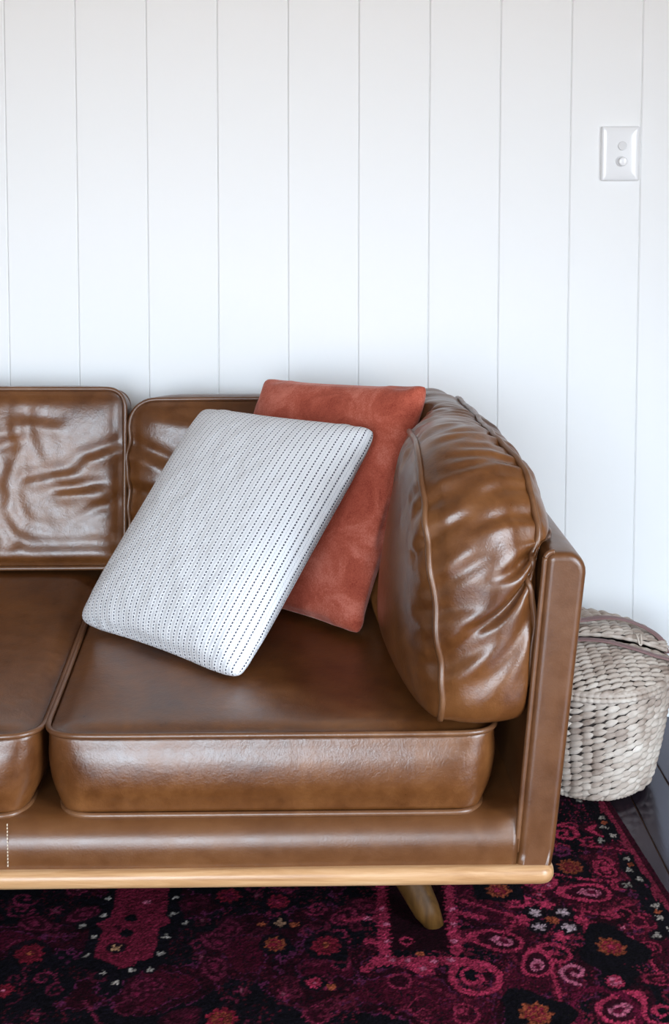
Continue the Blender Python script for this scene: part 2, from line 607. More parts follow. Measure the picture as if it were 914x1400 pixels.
def simulate(P, F, ring_edges, slack, ring_scale, volume, gravity=0.3, steps=120, iters=6, bend=0.12,
             anchor=0.004, collide=None, seed=1, jitter=0.0012, push=0.0012, start=None):
    """position based cloth: sewn edges keep their length, the filling keeps the volume (m3)"""
    rng = np.random.RandomState(seed)
    P = np.array(P, float)
    P0 = P.copy()
    F = np.asarray(F)
    n = len(P)
    S, ring, D, B = quad_topology(F, ring_edges)
    ln = lambda e: np.linalg.norm(P0[e[:, 0]] - P0[e[:, 1]], axis=1)
    es = slack if callable(slack) else (lambda e: slack)          # how much surplus leather or cloth each spot has
    Ls = ln(S) * np.where(ring, ring_scale, es(S))
    C = np.concatenate([S, D, B])
    Lr = np.concatenate([Ls, ln(D) * es(D), ln(B) * es(B)])
    K = np.concatenate([np.full(len(S), 1.0), np.full(len(D), 0.45), np.full(len(B), bend)])
    i0, i1 = C[:, 0], C[:, 1]
    idx = np.concatenate([i0, i1])
    cnt = np.bincount(idx, weights=np.concatenate([K, K]), minlength=n)
    P += rng.normal(0, jitter, P.shape)
    if start is not None:                 # where the first soft folds begin
        P += start
    Vv = np.zeros_like(P)
    dt = 1 / 50.
    for s in range(steps):
        Vv = Vv * 0.85
        Vv[:, 2] -= gravity * dt
        Q = P + Vv * dt
        a, b, c, d = (Q[F[:, k]] for k in range(4))
        fn = np.cross(c - a, d - b) * 0.5
        cen = Q.mean(0)
        vol = (fn * ((a + b + c + d) / 4 - cen)).sum() / 3
        N = np.zeros_like(P)
        for k in range(4):
            for ax in range(3):
                N[:, ax] += np.bincount(F[:, k], weights=fn[:, ax], minlength=n) * 0.25
        ar = np.linalg.norm(fn, axis=1).sum()
        lam = max(-push, min(push, (volume - vol) / ar))
        N /= np.linalg.norm(N, axis=1)[:, None] + 1e-12
        Q += N * lam
        for it in range(iters):
            dv = Q[i0] - Q[i1]
            L = np.sqrt((dv * dv).sum(1)) + 1e-12
            w = (0.5 * K * (L - Lr) / L)[:, None] * dv
            ww = np.concatenate([-w, w])
            for ax in range(3):
                Q[:, ax] += 1.35 * np.bincount(idx, weights=ww[:, ax], minlength=n) / cnt
            if collide is not None:
                Q = collide(Q)
        Q += anchor * (P0 - Q)
        Vv = (Q - P) / dt
        P = Q
    if VERBOSE:
        L = np.linalg.norm(P[S[:, 0]] - P[S[:, 1]], axis=1) / Ls
        print('cloth', n, 'volume', round(vol, 5), 'wanted', round(volume, 5), 'strain', L.mean().round(4), np.percentile(L, [1, 99]).round(3),
              'box', P.min(0).round(3), P.max(0).round(3))
    return P


def outline(w, h, radii, nu, nv):
    """rounded rectangle centred at 0: boundary points of a nu x nv lattice; radii for corners
    (-,-),(+,-),(+,+),(-,+). Sides run corner middle to corner middle."""
    cs = [(-w / 2, -h / 2), (w / 2, -h / 2), (w / 2, h / 2), (-w / 2, h / 2)]
    st = [180, 270, 0, 90]

    def arc(k, a0, a1, m=24):
        r = radii[k]
        sx = 1 if cs[k][0] < 0 else -1
        sy = 1 if cs[k][1] < 0 else -1
        c0 = (cs[k][0] + sx * r, cs[k][1] + sy * r)
        return [(c0[0] + r * math.cos(math.radians(st[k] + a0 + (a1 - a0) * i / m)),
                 c0[1] + r * math.sin(math.radians(st[k] + a0 + (a1 - a0) * i / m))) for i in range(m + 1)]
    sides = []
    for k in range(4):
        pts = np.array(arc(k, 45, 90) + arc((k + 1) % 4, 0, 45))
        m = nu if k % 2 == 0 else nv
        d = np.concatenate([[0], np.cumsum(np.linalg.norm(np.diff(pts, axis=0), axis=1))])
        t = np.linspace(0, d[-1], m + 1)
        sides.append(np.stack([np.interp(t, d, pts[:, 0]), np.interp(t, d, pts[:, 1])], 1))
    return sides


def box_cushion(w, h, t, radii, ds):
    """panels of size w x h, t apart, joined by a gusset. returns verts (a,b,c), quads, the two seam loops"""
    nu, nv, nw = max(4, int(round(w / ds))), max(4, int(round(h / ds))), max(3, int(round(t / ds)))
    s = outline(w, h, radii, nu, nv)
    bot, right, top, left = s[0], s[1], s[2][::-1], s[3][::-1]
    u = np.linspace(0, 1, nu + 1)[:, None, None]
    v = np.linspace(0, 1, nv + 1)[None, :, None]
    G = ((1 - v) * bot[:, None, :] + v * top[:, None, :] + (1 - u) * left[None, :, :] + u * right[None, :, :]
         - (1 - u) * (1 - v) * bot[0] - u * (1 - v) * bot[-1] - (1 - u) * v * top[0] - u * v * top[-1])
    V, F = [], []
    ids = {}
    ringij = ([(i, 0) for i in range(nu)] + [(nu, j) for j in range(nv)] + [(i, nv) for i in range(nu, 0, -1)]
              + [(0, j) for j in range(nv, 0, -1)])
    rs = set(ringij)
    for k in range(nw + 1):
        c = -t / 2 + t * k / nw
        for i in range(nu + 1):
            for j in range(nv + 1):
                if k in (0, nw) or (i, j) in rs:
                    ids[(i, j, k)] = len(V)
                    V.append((G[i, j, 0], G[i, j, 1], c))
    for i in range(nu):
        for j in range(nv):
            F.append((ids[i, j, nw], ids[i + 1, j, nw], ids[i + 1, j + 1, nw], ids[i, j + 1, nw]))
            F.append((ids[i, j, 0], ids[i, j + 1, 0], ids[i + 1, j + 1, 0], ids[i + 1, j, 0]))
    m = len(ringij)
    for k in range(nw):
        for q in range(m):
            p0, p1 = ringij[q], ringij[(q + 1) % m]
            F.append((ids[(*p0, k)], ids[(*p1, k)], ids[(*p1, k + 1)], ids[(*p0, k + 1)]))
    loops = [[ids[(*p, k)] for p in ringij] for k in (0, nw)]
    return np.array(V), np.array(F), loops


def ring_set(loops):
    s = set()
    for lp in loops:
        for i in range(len(lp)):
            a, b = lp[i], lp[(i + 1) % len(lp)]
            s.add((min(a, b), max(a, b)))
    return s


def vnormals(P, F):
    a, b, c, d = (P[F[:, k]] for k in range(4))
    fn = np.cross(c - a, d - b)
    N = np.zeros_like(P)
    for k in range(4):
        for ax in range(3):
            N[:, ax] += np.bincount(F[:, k], weights=fn[:, ax], minlength=len(P))
    return N / (np.linalg.norm(N, axis=1)[:, None] + 1e-12)


def finish_cushion(name, P, F, loops, mat, parent, pipe_r=0.0046, level=1, groove=0.0022, pipe_smooth=2):
    N = vnormals(P, F)
    P = P.copy()
    inloop = set(i for lp in loops for i in lp)
    nb = set()
    for q in F:
        qs = [int(v) for v in q]
        if any(v in inloop for v in qs):
            nb.update(v for v in qs if v not in inloop)
    for v in nb:                      # the seam pulls the leather in on either side of the cord
        P[v] -= N[v] * groove
    o = mesh_obj(name, P, F, mat, parent)
    md = o.modifiers.new('smooth', 'SUBSURF')
    md.levels = md.render_levels = level
    for lp in loops:
        Q = P[lp] + N[lp] * 0.0012
        for _ in range(pipe_smooth):
            Q = 0.25 * np.roll(Q, 1, 0) + 0.5 * Q + 0.25 * np.roll(Q, -1, 0)
        V_, F_ = tube(catmull(Q, True, 3), pipe_r, 8, True)
        mesh_obj('piping', V_, F_, M['piping'], o)
    return o


# ------------------------------------------------------------------ the sofa
PIV = np.array([0.362, 2.035, 0.0])
YAW = math.radians(1.2)
MID = -0.4015                                   # the sofa's middle, where the two seats meet
sofa = empty('leather_sofa', PIV, YAW,
             label='tan brown leather sofa with piped cushions and a honey oak base rail', category='sofa')


def S(P):
    return np.asarray(P, float) - PIV


def mirror_x(x):
    return 2 * MID - x


# oak base rail: a rounded plank the body stands on
bm = bmesh.new()
add_box(bm, mirror_x(0.364), 0.364, 2.033, 2.985, 0.1455, 0.1735)
vert_e = [e for e in bm.edges if abs(e.verts[0].co.z - e.verts[1].co.z) > 0.01]
bmesh.ops.bevel(bm, geom=vert_e, offset=0.022, segments=5, affect='EDGES', profile=0.5)
hor = [e for e in bm.edges if abs(e.verts[0].co.z - e.verts[1].co.z) < 0.001 and len(e.link_faces) == 2
       and abs(e.link_faces[0].normal.z - e.link_faces[1].normal.z) > 0.5]
bmesh.ops.bevel(bm, geom=hor, offset=0.0118, segments=5, affect='EDGES', profile=0.5)
bmesh.ops.translate(bm, verts=bm.verts, vec=-Vector(PIV))
bm_obj('wooden_base_rail', bm, M['oak'], sofa, smooth=True, label='honey oak base rail')

# legs: round, tapered, splayed
def leg(xt, yt, xb, yb):
    n = 9
    P = [(xt + (xb - xt) * t, yt + (yb - yt) * t, 0.15 + (0.0125 - 0.15) * t) for t in np.linspace(0, 1, n)]
    P = S(P)
    r = np.interp(np.linspace(0, 1, n), [0, 0.9, 1], [0.034, 0.021, 0.019])
    V_, F_ = tube(P, r, 20)
    # flat foot and head
    V_ = np.array(V_)
    V_[-20:, 2] = 0.0125
    mesh_obj('leg', V_, F_, M['walnut'], sofa, label='dark splayed wooden leg')


leg(0.122, 2.225, 0.197, 2.172)
leg(mirror_x(0.122), 2.225, mirror_x(0.197), 2.172)
leg(0.112, 2.80, 0.183, 2.86)
leg(mirror_x(0.112), 2.80, mirror_x(0.183), 2.86)

# base: leather apron with a round nose, and the deck under the seat cushions
prof = [(2.0475, 0.1715), (2.0455, 0.183), (2.0445, 0.195)]
for a in np.linspace(180, 95, 9):
    prof.append((2.0865 + 0.042 * math.cos(math.radians(a)), 0.203 + 0.041 * math.sin(math.radians(a))))
prof += [(2.15, 0.2435), (2.40, 0.2435), (2.94, 0.2435), (2.94, 0.1715)]
xs = np.concatenate([[mirror_x(0.306), mirror_x(0.298), mirror_x(0.29)], np.linspace(mirror_x(0.28), 0.275, 60), [0.283, 0.290, 0.298, 0.306]])
V, F = [], []
m = len(prof)
for x in xs:
    lift = 0.02 * max(0.0, (x - 0.265) / 0.05) ** 2 + 0.02 * max(0.0, (mirror_x(0.265) - x) / 0.05) ** 2
    for i, (y, z) in enumerate(prof):
        zz_ = z + (lift if 6 < i < m - 1 else 0)
        sh_ = 0.082 * (zz_ - 0.17)
        x_ = x + sh_ * min(1.0, max(0.0, (x - 0.275) / 0.031)) - sh_ * min(1.0, max(0.0, (mirror_x(0.275) - x) / 0.031))
        V.append((x_, y + 0.0008 * math.sin(9 * x + 0.5), zz_))
for a in range(len(xs) - 1):
    for i in range(m - 1):
        F.append((a * m + i, a * m + i + 1, (a + 1) * m + i + 1, (a + 1) * m + i))
F.append(tuple(range(m)))
F.append(tuple((len(xs) - 1) * m + i for i in range(m - 1, -1, -1)))
F = [tuple(reversed(f)) for f in F]
base = mesh_obj('base_apron', S(V), F, M['leather_dark'], sofa)
# row of thread stitches down the middle of the apron
bm = bmesh.new()
for k in range(13):
    z = 0.180 + k * 0.0052
    add_box(bm, -0.449, -0.4477, 2.0432, 2.0455, z, z + 0.0028)
bmesh.ops.translate(bm, verts=bm.verts, vec=-Vector(PIV))
bm_obj('stitching', bm, M['stitch'], base, label='row of pale thread stitches')


# arms: leaning slab, rounded over the top, front panel edged with piping
def arm(mirror=False):
    def sect(inset):
        c = [(0.3045, 0.150), (0.3605, 0.150), (0.409, 0.648), (0.346, 0.648)]
        rad = [0.002, 0.006, 0.030, 0.014]
        pts = []
        for k in range(4):
            p = np.array(c[k])
            a = np.array(c[k - 1]) - p
            b = np.array(c[(k + 1) % 4]) - p
            a /= np.linalg.norm(a)
            b /= np.linalg.norm(b)
            ang = math.acos(np.dot(a, b))
            d = rad[k] / math.tan(ang / 2)
            cen = p + (a + b) / np.linalg.norm(a + b) * rad[k] / math.sin(ang / 2)
            p0, p1 = p + a * d, p + b * d
            t0 = math.atan2(*(p0 - cen)[::-1])
            t1 = math.atan2(*(p1 - cen)[::-1])
            dt_ = (t1 - t0 + math.pi) % (2 * math.pi) - math.pi
            for i in range(7):
                t = t0 + dt_ * i / 6
                pts.append(cen + rad[k] * np.array([math.cos(t), math.sin(t)]))
        # subdivide the long sides a little
        out = []
        for i in range(len(pts)):
            p, q = pts[i], pts[(i + 1) % len(pts)]
            out.append(p)
            l = np.linalg.norm(q - p)
            for s_ in range(1, int(l / 0.04)):
                out.append(p + (q - p) * s_ / int(l / 0.04))
        out = np.array(out)
        tn = np.roll(out, -1, 0) - np.roll(out, 1, 0)
        tn /= np.linalg.norm(tn, axis=1)[:, None]
        return out + inset * np.stack([-tn[:, 1], tn[:, 0]], 1)
    ys = [2.0445, 2.0448, 2.0462, 2.0495, 2.0545, 2.062, 2.08]
    ins = [0.013, 0.0095, 0.0055, 0.0022, 0.0006, 0.0, 0.0]
    ys += list(np.linspace(2.12, 2.94, 20)) + [2.955, 2.962, 2.965]
    ins += [0.0] * 20 + [0.002, 0.006, 0.012]
    V, F = [], []
    base_s = sect(0.0)
    n = len(base_s)
    for y, i_ in zip(ys, ins):
        s2 = sect(i_)
        for x, z in s2:
            V.append((x - 0.02 * max(0, z - 0.3) * (y - 2.05), y + 0.0, max(z, 0.1715)))
    for a in range(len(ys) - 1):
        for i in range(n):
            j = (i + 1) % n
            F.append((a * n + i, a * n + j, (a + 1) * n + j, (a + 1) * n + i))
    F.append(tuple(range(n - 1, -1, -1)))
    F.append(tuple((len(ys) - 1) * n + i for i in range(n)))
    # piping: up the inner edge and over the top of the front panel
    V = np.array(V)
    pp = [(x - 0.0005, 2.0505, z) for x, z in sect(0.0) if True]
    inner = [p for p in pp if p[2] > 0.172]
    k0 = min(range(n), key=lambda i: abs(base_s[i][0] - 0.306) + abs(base_s[i][1] - 0.1735))
    path = []
    i = k0
    while True:                                    # against the section order: up the inner side, over the top
        path.append((base_s[i][0] - 0.0012, 2.0500, max(base_s[i][1], 0.173) + (0.0008 if base_s[i][1] > 0.6 else 0)))
        i = (i - 1) % n
        if base_s[i][0] > 0.37 and base_s[i][1] > 0.6 or len(path) > n:
            break
    pV, pF = tube(catmull(path, False, 3), 0.0042, 8)
    pV = np.array(pV)
    if mirror:
        V[:, 0] = mirror_x(V[:, 0])
        pV[:, 0] = mirror_x(pV[:, 0])
        F = [tuple(reversed(f)) for f in F]
        pF = [tuple(reversed(f)) for f in pF]
    o = mesh_obj('arm', S(V), F, M['leather_dark'], sofa)
    mesh_obj('piping', S(pV), pF, M['piping'], o)
    return o


arm()
arm(True)

# back frame behind the cushions
bm = bmesh.new()
add_box(bm, mirror_x(0.335), 0.335, 2.925, 2.985, 0.174, 0.690)
bmesh.ops.bevel(bm, geom=list(bm.edges), offset=0.018, segments=4, affect='EDGES', profile=0.5)
bmesh.ops.translate(bm, verts=bm.verts, vec=-Vector(PIV))
bm_obj('back_frame', bm, M['leather_dark'], sofa, smooth=True)


# ---- seat cushions
def seat(x0, x1, y0, y1, seed):
    w, d, t = x1 - x0, y1 - y0, 0.122
    P, F, loops = box_cushion(w, d, t, (0.045, 0.045, 0.03, 0.03), 0.0165)
    c = np.array([(x0 + x1) / 2, (y0 + y1) / 2, 0.306])
    P = P + c
    low = np.clip((c[2] + t / 2 - P[:, 2]) / t, 0, 1)
    P[:, 0] += -low ** 2 * 0.021 * np.sign(P[:, 0] - c[0]) * np.clip((np.abs(P[:, 0] - c[0]) / (w / 2)), 0, 1) ** 4
    P[:, 2] += 0.028 * np.clip((P[:, 1] - y0) / d, 0, 1)
    # belly: the front swells a little and the underside draws in at the ends
    def coll(Q):
        Q[:, 2] = np.maximum(Q[:, 2], 0.2445)
        Q[:, 0] = np.clip(Q[:, 0], x0 - 0.002, x1 + 0.012)
        Q[:, 1] = np.maximum(Q[:, 1], y0 - 0.012)
        return Q
    P = simulate(P, F, ring_set(loops), 1.006, 0.99, w * d * 0.140, 0.2, steps=70, iters=5, bend=0.5, anchor=0.012,
                 collide=coll, seed=seed, jitter=0.0006)
    return P, F, loops


P, F, loops = seat(-0.3965, 0.281, 2.074, 2.895, 3)
finish_cushion('seat_cushion', S(P), F, loops, M['leather'], sofa)
P2 = P.copy()
P2[:, 0] = mirror_x(P2[:, 0])
F2 = F[:, ::-1]
finish_cushion('seat_cushion', S(P2), F2, loops, M['leather'], sofa)
SEAT_TOP = float(np.max(P[:, 2]))


def fold(disp, u, v, p0, p1, w, amp, side=1.0):
    """a crease from p0 to p1 in sheet coordinates (u, v): a valley with a rounded ridge along one side"""
    px, py = u - p0[0], v - p0[1]
    dx, dy = p1[0] - p0[0], p1[1] - p0[1]
    L = math.hypot(dx, dy)
    t = (px * dx + py * dy) / (L * L)
    d = (px * -dy + py * dx) / L * side
    env = np.clip((t + 0.12) / 0.22, 0, 1) * np.clip((1.12 - t) / 0.55, 0, 1)
    env = env * env * (3 - 2 * env)
    disp += amp * env * (0.75 * np.exp(-((d - 1.5 * w) / (1.2 * w)) ** 2) - np.exp(-(d / w) ** 2))


# ---- back cushions: (a -> x, b -> up the slope, c -> towards the room)
def back_cushion(x0, x1, z0, z1, yb, lean, t, radii, slack, ring_scale, thick, seed, gravity=0.3, bend=0.12, fold_amp=0.004, creases=()):
    w, h = x1 - x0, z1 - z0
    P, F, loops = box_cushion(w, h, t, radii, 0.0115)
    front = P[:, 2] > 0
    ca, sa = math.cos(lean), math.sin(lean)
    X = P[:, 0] + (x0 + x1) / 2
    Y = yb + t / 2 + (P[:, 1] + h / 2) * sa - P[:, 2] * ca
    Z = z0 + (P[:, 1] + h / 2) * ca + P[:, 2] * sa
    P = np.stack([X, Y, Z], 1)
    N0 = vnormals(P, F)
    rr_ = np.random.RandomState(seed)
    amp = fold_amp
    wv = np.sin(2 * math.pi * (Z + 0.22 * X + 0.010 * np.sin(X * 21)) / 0.083 + rr_.rand() * 6) * np.clip((Z - z0) / 0.10, 0, 1)
    wv += 0.7 * np.sin(2 * math.pi * (Z - 0.5 * X) / 0.11 + rr_.rand() * 6)
    start = N0 * (amp * wv)[:, None]
    def coll(Q):
        Q[:, 2] = np.maximum(Q[:, 2], 0.410)
        lim = np.where(Q[:, 2] < 0.69, 2.924, 3.005)
        Q[:, 1] = np.minimum(Q[:, 1], lim)
        Q[:, 0] = np.clip(Q[:, 0], x0 - 0.012, x1 + 0.012)
        return Q
    P = simulate(P, F, ring_set(loops), slack, ring_scale, w * h * thick, gravity, steps=90, iters=6, bend=bend,
                 anchor=0.006, collide=coll, seed=seed, start=start)
    disp = np.zeros(len(P))
    for (xa, za), (xb, zb), wd, am, sd in creases:
        fold(disp, P[:, 0], P[:, 2], (xa, za), (xb, zb), wd, am, sd)
    P = P + vnormals(P, F) * np.where(front, disp, 0)[:, None]
    return P, F, loops


P, F, loops = back_cushion(-1.02, -0.362, 0.418, 0.770, 2.795, math.radians(9), 0.100, (0.03, 0.03, 0.03, 0.03),
                           1.025, 0.985, 0.116, 7, fold_amp=0.003,
                           creases=[((-0.366, 0.655), (-0.47, 0.620), 0.010, 0.007, 1), ((-0.40, 0.575), (-0.53, 0.556), 0.008, 0.006, 1),
                                    ((-0.366, 0.545), (-0.46, 0.510), 0.009, 0.005, -1), ((-0.44, 0.61), (-0.58, 0.585), 0.009, 0.005, 1),
                                    ((-0.56, 0.66), (-0.68, 0.64), 0.010, 0.005, -1), ((-0.48, 0.70), (-0.60, 0.715), 0.012, 0.004, 1),
                                    ((-0.62, 0.55), (-0.80, 0.57), 0.012, 0.006, 1)])
finish_cushion('back_cushion', S(P), F, loops, M['leather'], sofa)
P, F, loops = back_cushion(-0.340, 0.300, 0.418, 0.775, 2.800, math.radians(9), 0.100, (0.03, 0.03, 0.05, 0.05),
                           1.04, 0.965, 0.113, 12, gravity=0.8, fold_amp=0.006,
                           creases=[((-0.352, 0.655), (-0.24, 0.610), 0.013, 0.012, -1), ((-0.352, 0.565), (-0.24, 0.545), 0.012, 0.010, 1),
                                    ((-0.352, 0.500), (-0.26, 0.47), 0.012, 0.008, 1), ((-0.30, 0.72), (-0.18, 0.70), 0.012, 0.005, -1)])
finish_cushion('back_cushion', S(P), F, loops, M['leather'], sofa)


# ---- arm bolster: panel in the y-z plane, gusset seen from the front
RED = [np.array(v) for v in ((-0.206, 2.682, 0.396), (0.083, 2.42, 0.397), (-0.087, 2.80, 0.785), (0.208, 2.54, 0.813))]
RED_S = []                                      # the same corners as the sofa sees them before it is turned
for v in RED:
    dx_, dy_ = v[0] - PIV[0], v[1] - PIV[1]
    RED_S.append(np.array([PIV[0] + dx_ * math.cos(YAW) + dy_ * math.sin(YAW), PIV[1] - dx_ * math.sin(YAW) + dy_ * math.cos(YAW), v[2]]))
RED_C = sum(RED_S) / 4
RED_U = (RED_S[1] - RED_S[0] + RED_S[3] - RED_S[2])
RED_U /= np.linalg.norm(RED_U)
RED_V = (RED_S[2] - RED_S[0] + RED_S[3] - RED_S[1])
RED_V -= RED_U * (RED_V @ RED_U)
RED_V /= np.linalg.norm(RED_V)
RED_N = np.cross(RED_U, RED_V)


def off_pillow(Q, gap):
    r_ = Q - RED_C
    u_, v_, n_ = r_ @ RED_U, r_ @ RED_V, r_ @ RED_N
    edge = gap + 0.047 * np.clip(1 - (np.abs(u_) / 0.225) ** 4, 0, 1) * np.clip(1 - (np.abs(v_) / 0.24) ** 4, 0, 1)
    h_ = (np.abs(u_) < 0.225) & (np.abs(v_) < 0.24) & (n_ > -edge)
    Q[h_] -= ((n_ + edge)[h_])[:, None] * RED_N


def bolster():
    d, h, t = 0.74, 0.395, 0.138
    # a runs from the front to the back, b up; radii: front-bottom, back-bottom, back-top, front-top
    P, F, loops = box_cushion(d, h, t, (0.05, 0.05, 0.12, 0.20), 0.0082)
    Pl = P.copy()
    A = P[:, 0] + d / 2
    Bz = P[:, 1] + h / 2
    Cx = P[:, 2]
    gus = np.abs(Cx) < t / 2 - 0.001
    upper = np.clip((Bz / h - 0.45) / 0.4, 0, 1)
    # toes in towards the back, leans in at the top; both faces already full
    hz = np.clip(Bz / h, 0, 1)
    X = 0.272 + Cx * (1 - 0.20 * upper) - 0.030 * hz ** 1.3 - 0.014 * (A / d)
    uu, vv = np.clip(1 - (Pl[:, 0] / (d / 2)) ** 2, 0, 1), np.clip(1 - (Pl[:, 1] / (h / 2)) ** 2, 0, 1)
    X += np.where(gus, 0.0, np.where(Cx > 0, 0.058 * (uu * vv) ** 0.36, -0.080 * (uu * vv) ** 0.5 * (1.0 - 0.75 * hz)))
    Y = 2.064 + A + 0.02 * (Bz / h) - np.where(gus & (A < 0.2), 0.016 * np.clip(1 - (Cx / (t / 2)) ** 2, 0, 1), 0)
    Z = 0.383 + Bz * (1 - 0.05 * A / d) + np.where(gus & (Bz > h * 0.5), 0.014 * np.clip(1 - (Cx / (t / 2)) ** 2, 0, 1), 0)
    P = np.stack([X, Y, Z], 1)
    q = F
    fa, fb, fc, fd = (P[q[:, k]] for k in range(4))
    vol0 = (np.cross(fc - fa, fd - fb) * 0.5 * ((fa + fb + fc + fd) / 4 - P.mean(0))).sum() / 3

    def slack(e):                # the gusset has length to spare, gathered onto the shorter cords
        i, j = e[:, 0], e[:, 1]
        gz = gus[i] | gus[j]
        return np.where(gz, 1.03 + 0.03 * (upper[i] + upper[j]) / 2, 1.025)

    def coll(Q):
        Q[:, 2] = np.maximum(Q[:, 2], 0.386 + 0.020 * np.clip((Q[:, 1] - 2.06) / 0.8, 0, 1))
        za = np.clip((Q[:, 2] - 0.1715) / 0.4835, 0, 1)
        inner = 0.306 + 0.038 * za - 0.004
        over = Q[:, 2] > 0.654
        lim = np.where(over, 0.374, inner)
        hit = Q[:, 0] > lim
        near_top = hit & (Q[:, 2] > 0.625) & ~over
        Q[near_top, 2] = np.maximum(Q[near_top, 2], 0.655)
        side = hit & ~near_top
        Q[side, 0] = lim[side]
        # the velvet pillow leans here
        off_pillow(Q, 0.002)
        return Q
    P = simulate(P, F, ring_set(loops), slack, 0.965, vol0 * 0.97, 0.3, steps=110, iters=6, bend=0.06, anchor=0.008,
                 collide=coll, seed=21, jitter=0.0015)
    # creases: sheet coordinates are the way along the cord (up the front, over the top) and across it
    lp = loops[0]
    rl = Pl[lp][:, :2]
    arc = np.concatenate([[0], np.cumsum(np.linalg.norm(np.diff(rl, axis=0), axis=1))])
    tot = arc[-1] + np.linalg.norm(rl[0] - rl[-1])
    near_i = np.empty(len(P), int)
    dist = np.empty(len(P))
    for c0 in range(0, len(P), 2000):
        dd = ((Pl[c0:c0 + 2000, None, :2] - rl[None]) ** 2).sum(2)
        near_i[c0:c0 + 2000] = dd.argmin(1)
        dist[c0:c0 + 2000] = np.sqrt(dd.min(1))
    su = tot - arc[near_i]
    cv = np.where(gus, Cx, np.sign(Cx) * (t / 2 + dist))
    disp = np.zeros(len(P))
    fr_ = random.Random(17)
    s_ = 0.04
    while s_ < 0.95:
        top = 0.27 < s_ < 0.72
        s_ += fr_.uniform(0.014, 0.026) if top else fr_.uniform(0.028, 0.050)
        sd = fr_.choice((-1, 1))
        w = fr_.uniform(0.0065, 0.009) if top else fr_.uniform(0.008, 0.013)
        amp = fr_.uniform(0.0035, 0.0065) if top else fr_.uniform(0.003, 0.0065)
        ln_ = fr_.uniform(0.06, 0.125)
        sl = fr_.uniform(0.1, 0.45) if top else fr_.uniform(0.3, 0.85)
        c0, c1 = sd * (t / 2 + fr_.uniform(0.0, 0.03)), sd * (t / 2 - ln_)
        fold(disp, su, cv, (s_ + sl * c0, c0), (s_ + sl * c1, c1), w, amp, fr_.choice((-1, 1)))
    for k in range(26):          # puckers on the two faces, running away from the cord
        sd = 1 if k % 2 else -1
        s0 = fr_.uniform(0.05, 0.9)
        ln_ = fr_.uniform(0.04, 0.10)
        fold(disp, su, cv, (s0, sd * (t / 2 - 0.004)), (s0 + fr_.uniform(-0.04, 0.04), sd * (t / 2 + ln_)),
             fr_.uniform(0.008, 0.012), fr_.uniform(0.003, 0.006), fr_.choice((-1, 1)))
    P = P + vnormals(P, F) * disp[:, None]
    off_pillow(P, 0.020)
    return P, F, loops


P, F, loops = bolster()
finish_cushion('bolster_cushion', S(P), F, loops, M['leather'], sofa, pipe_r=0.005, pipe_smooth=5)
P2 = P.copy()
P2[:, 0] = mirror_x(P2[:, 0])
finish_cushion('bolster_cushion', S(P2), F[:, ::-1], loops, M['leather'], sofa, pipe_r=0.005, pipe_smooth=5)


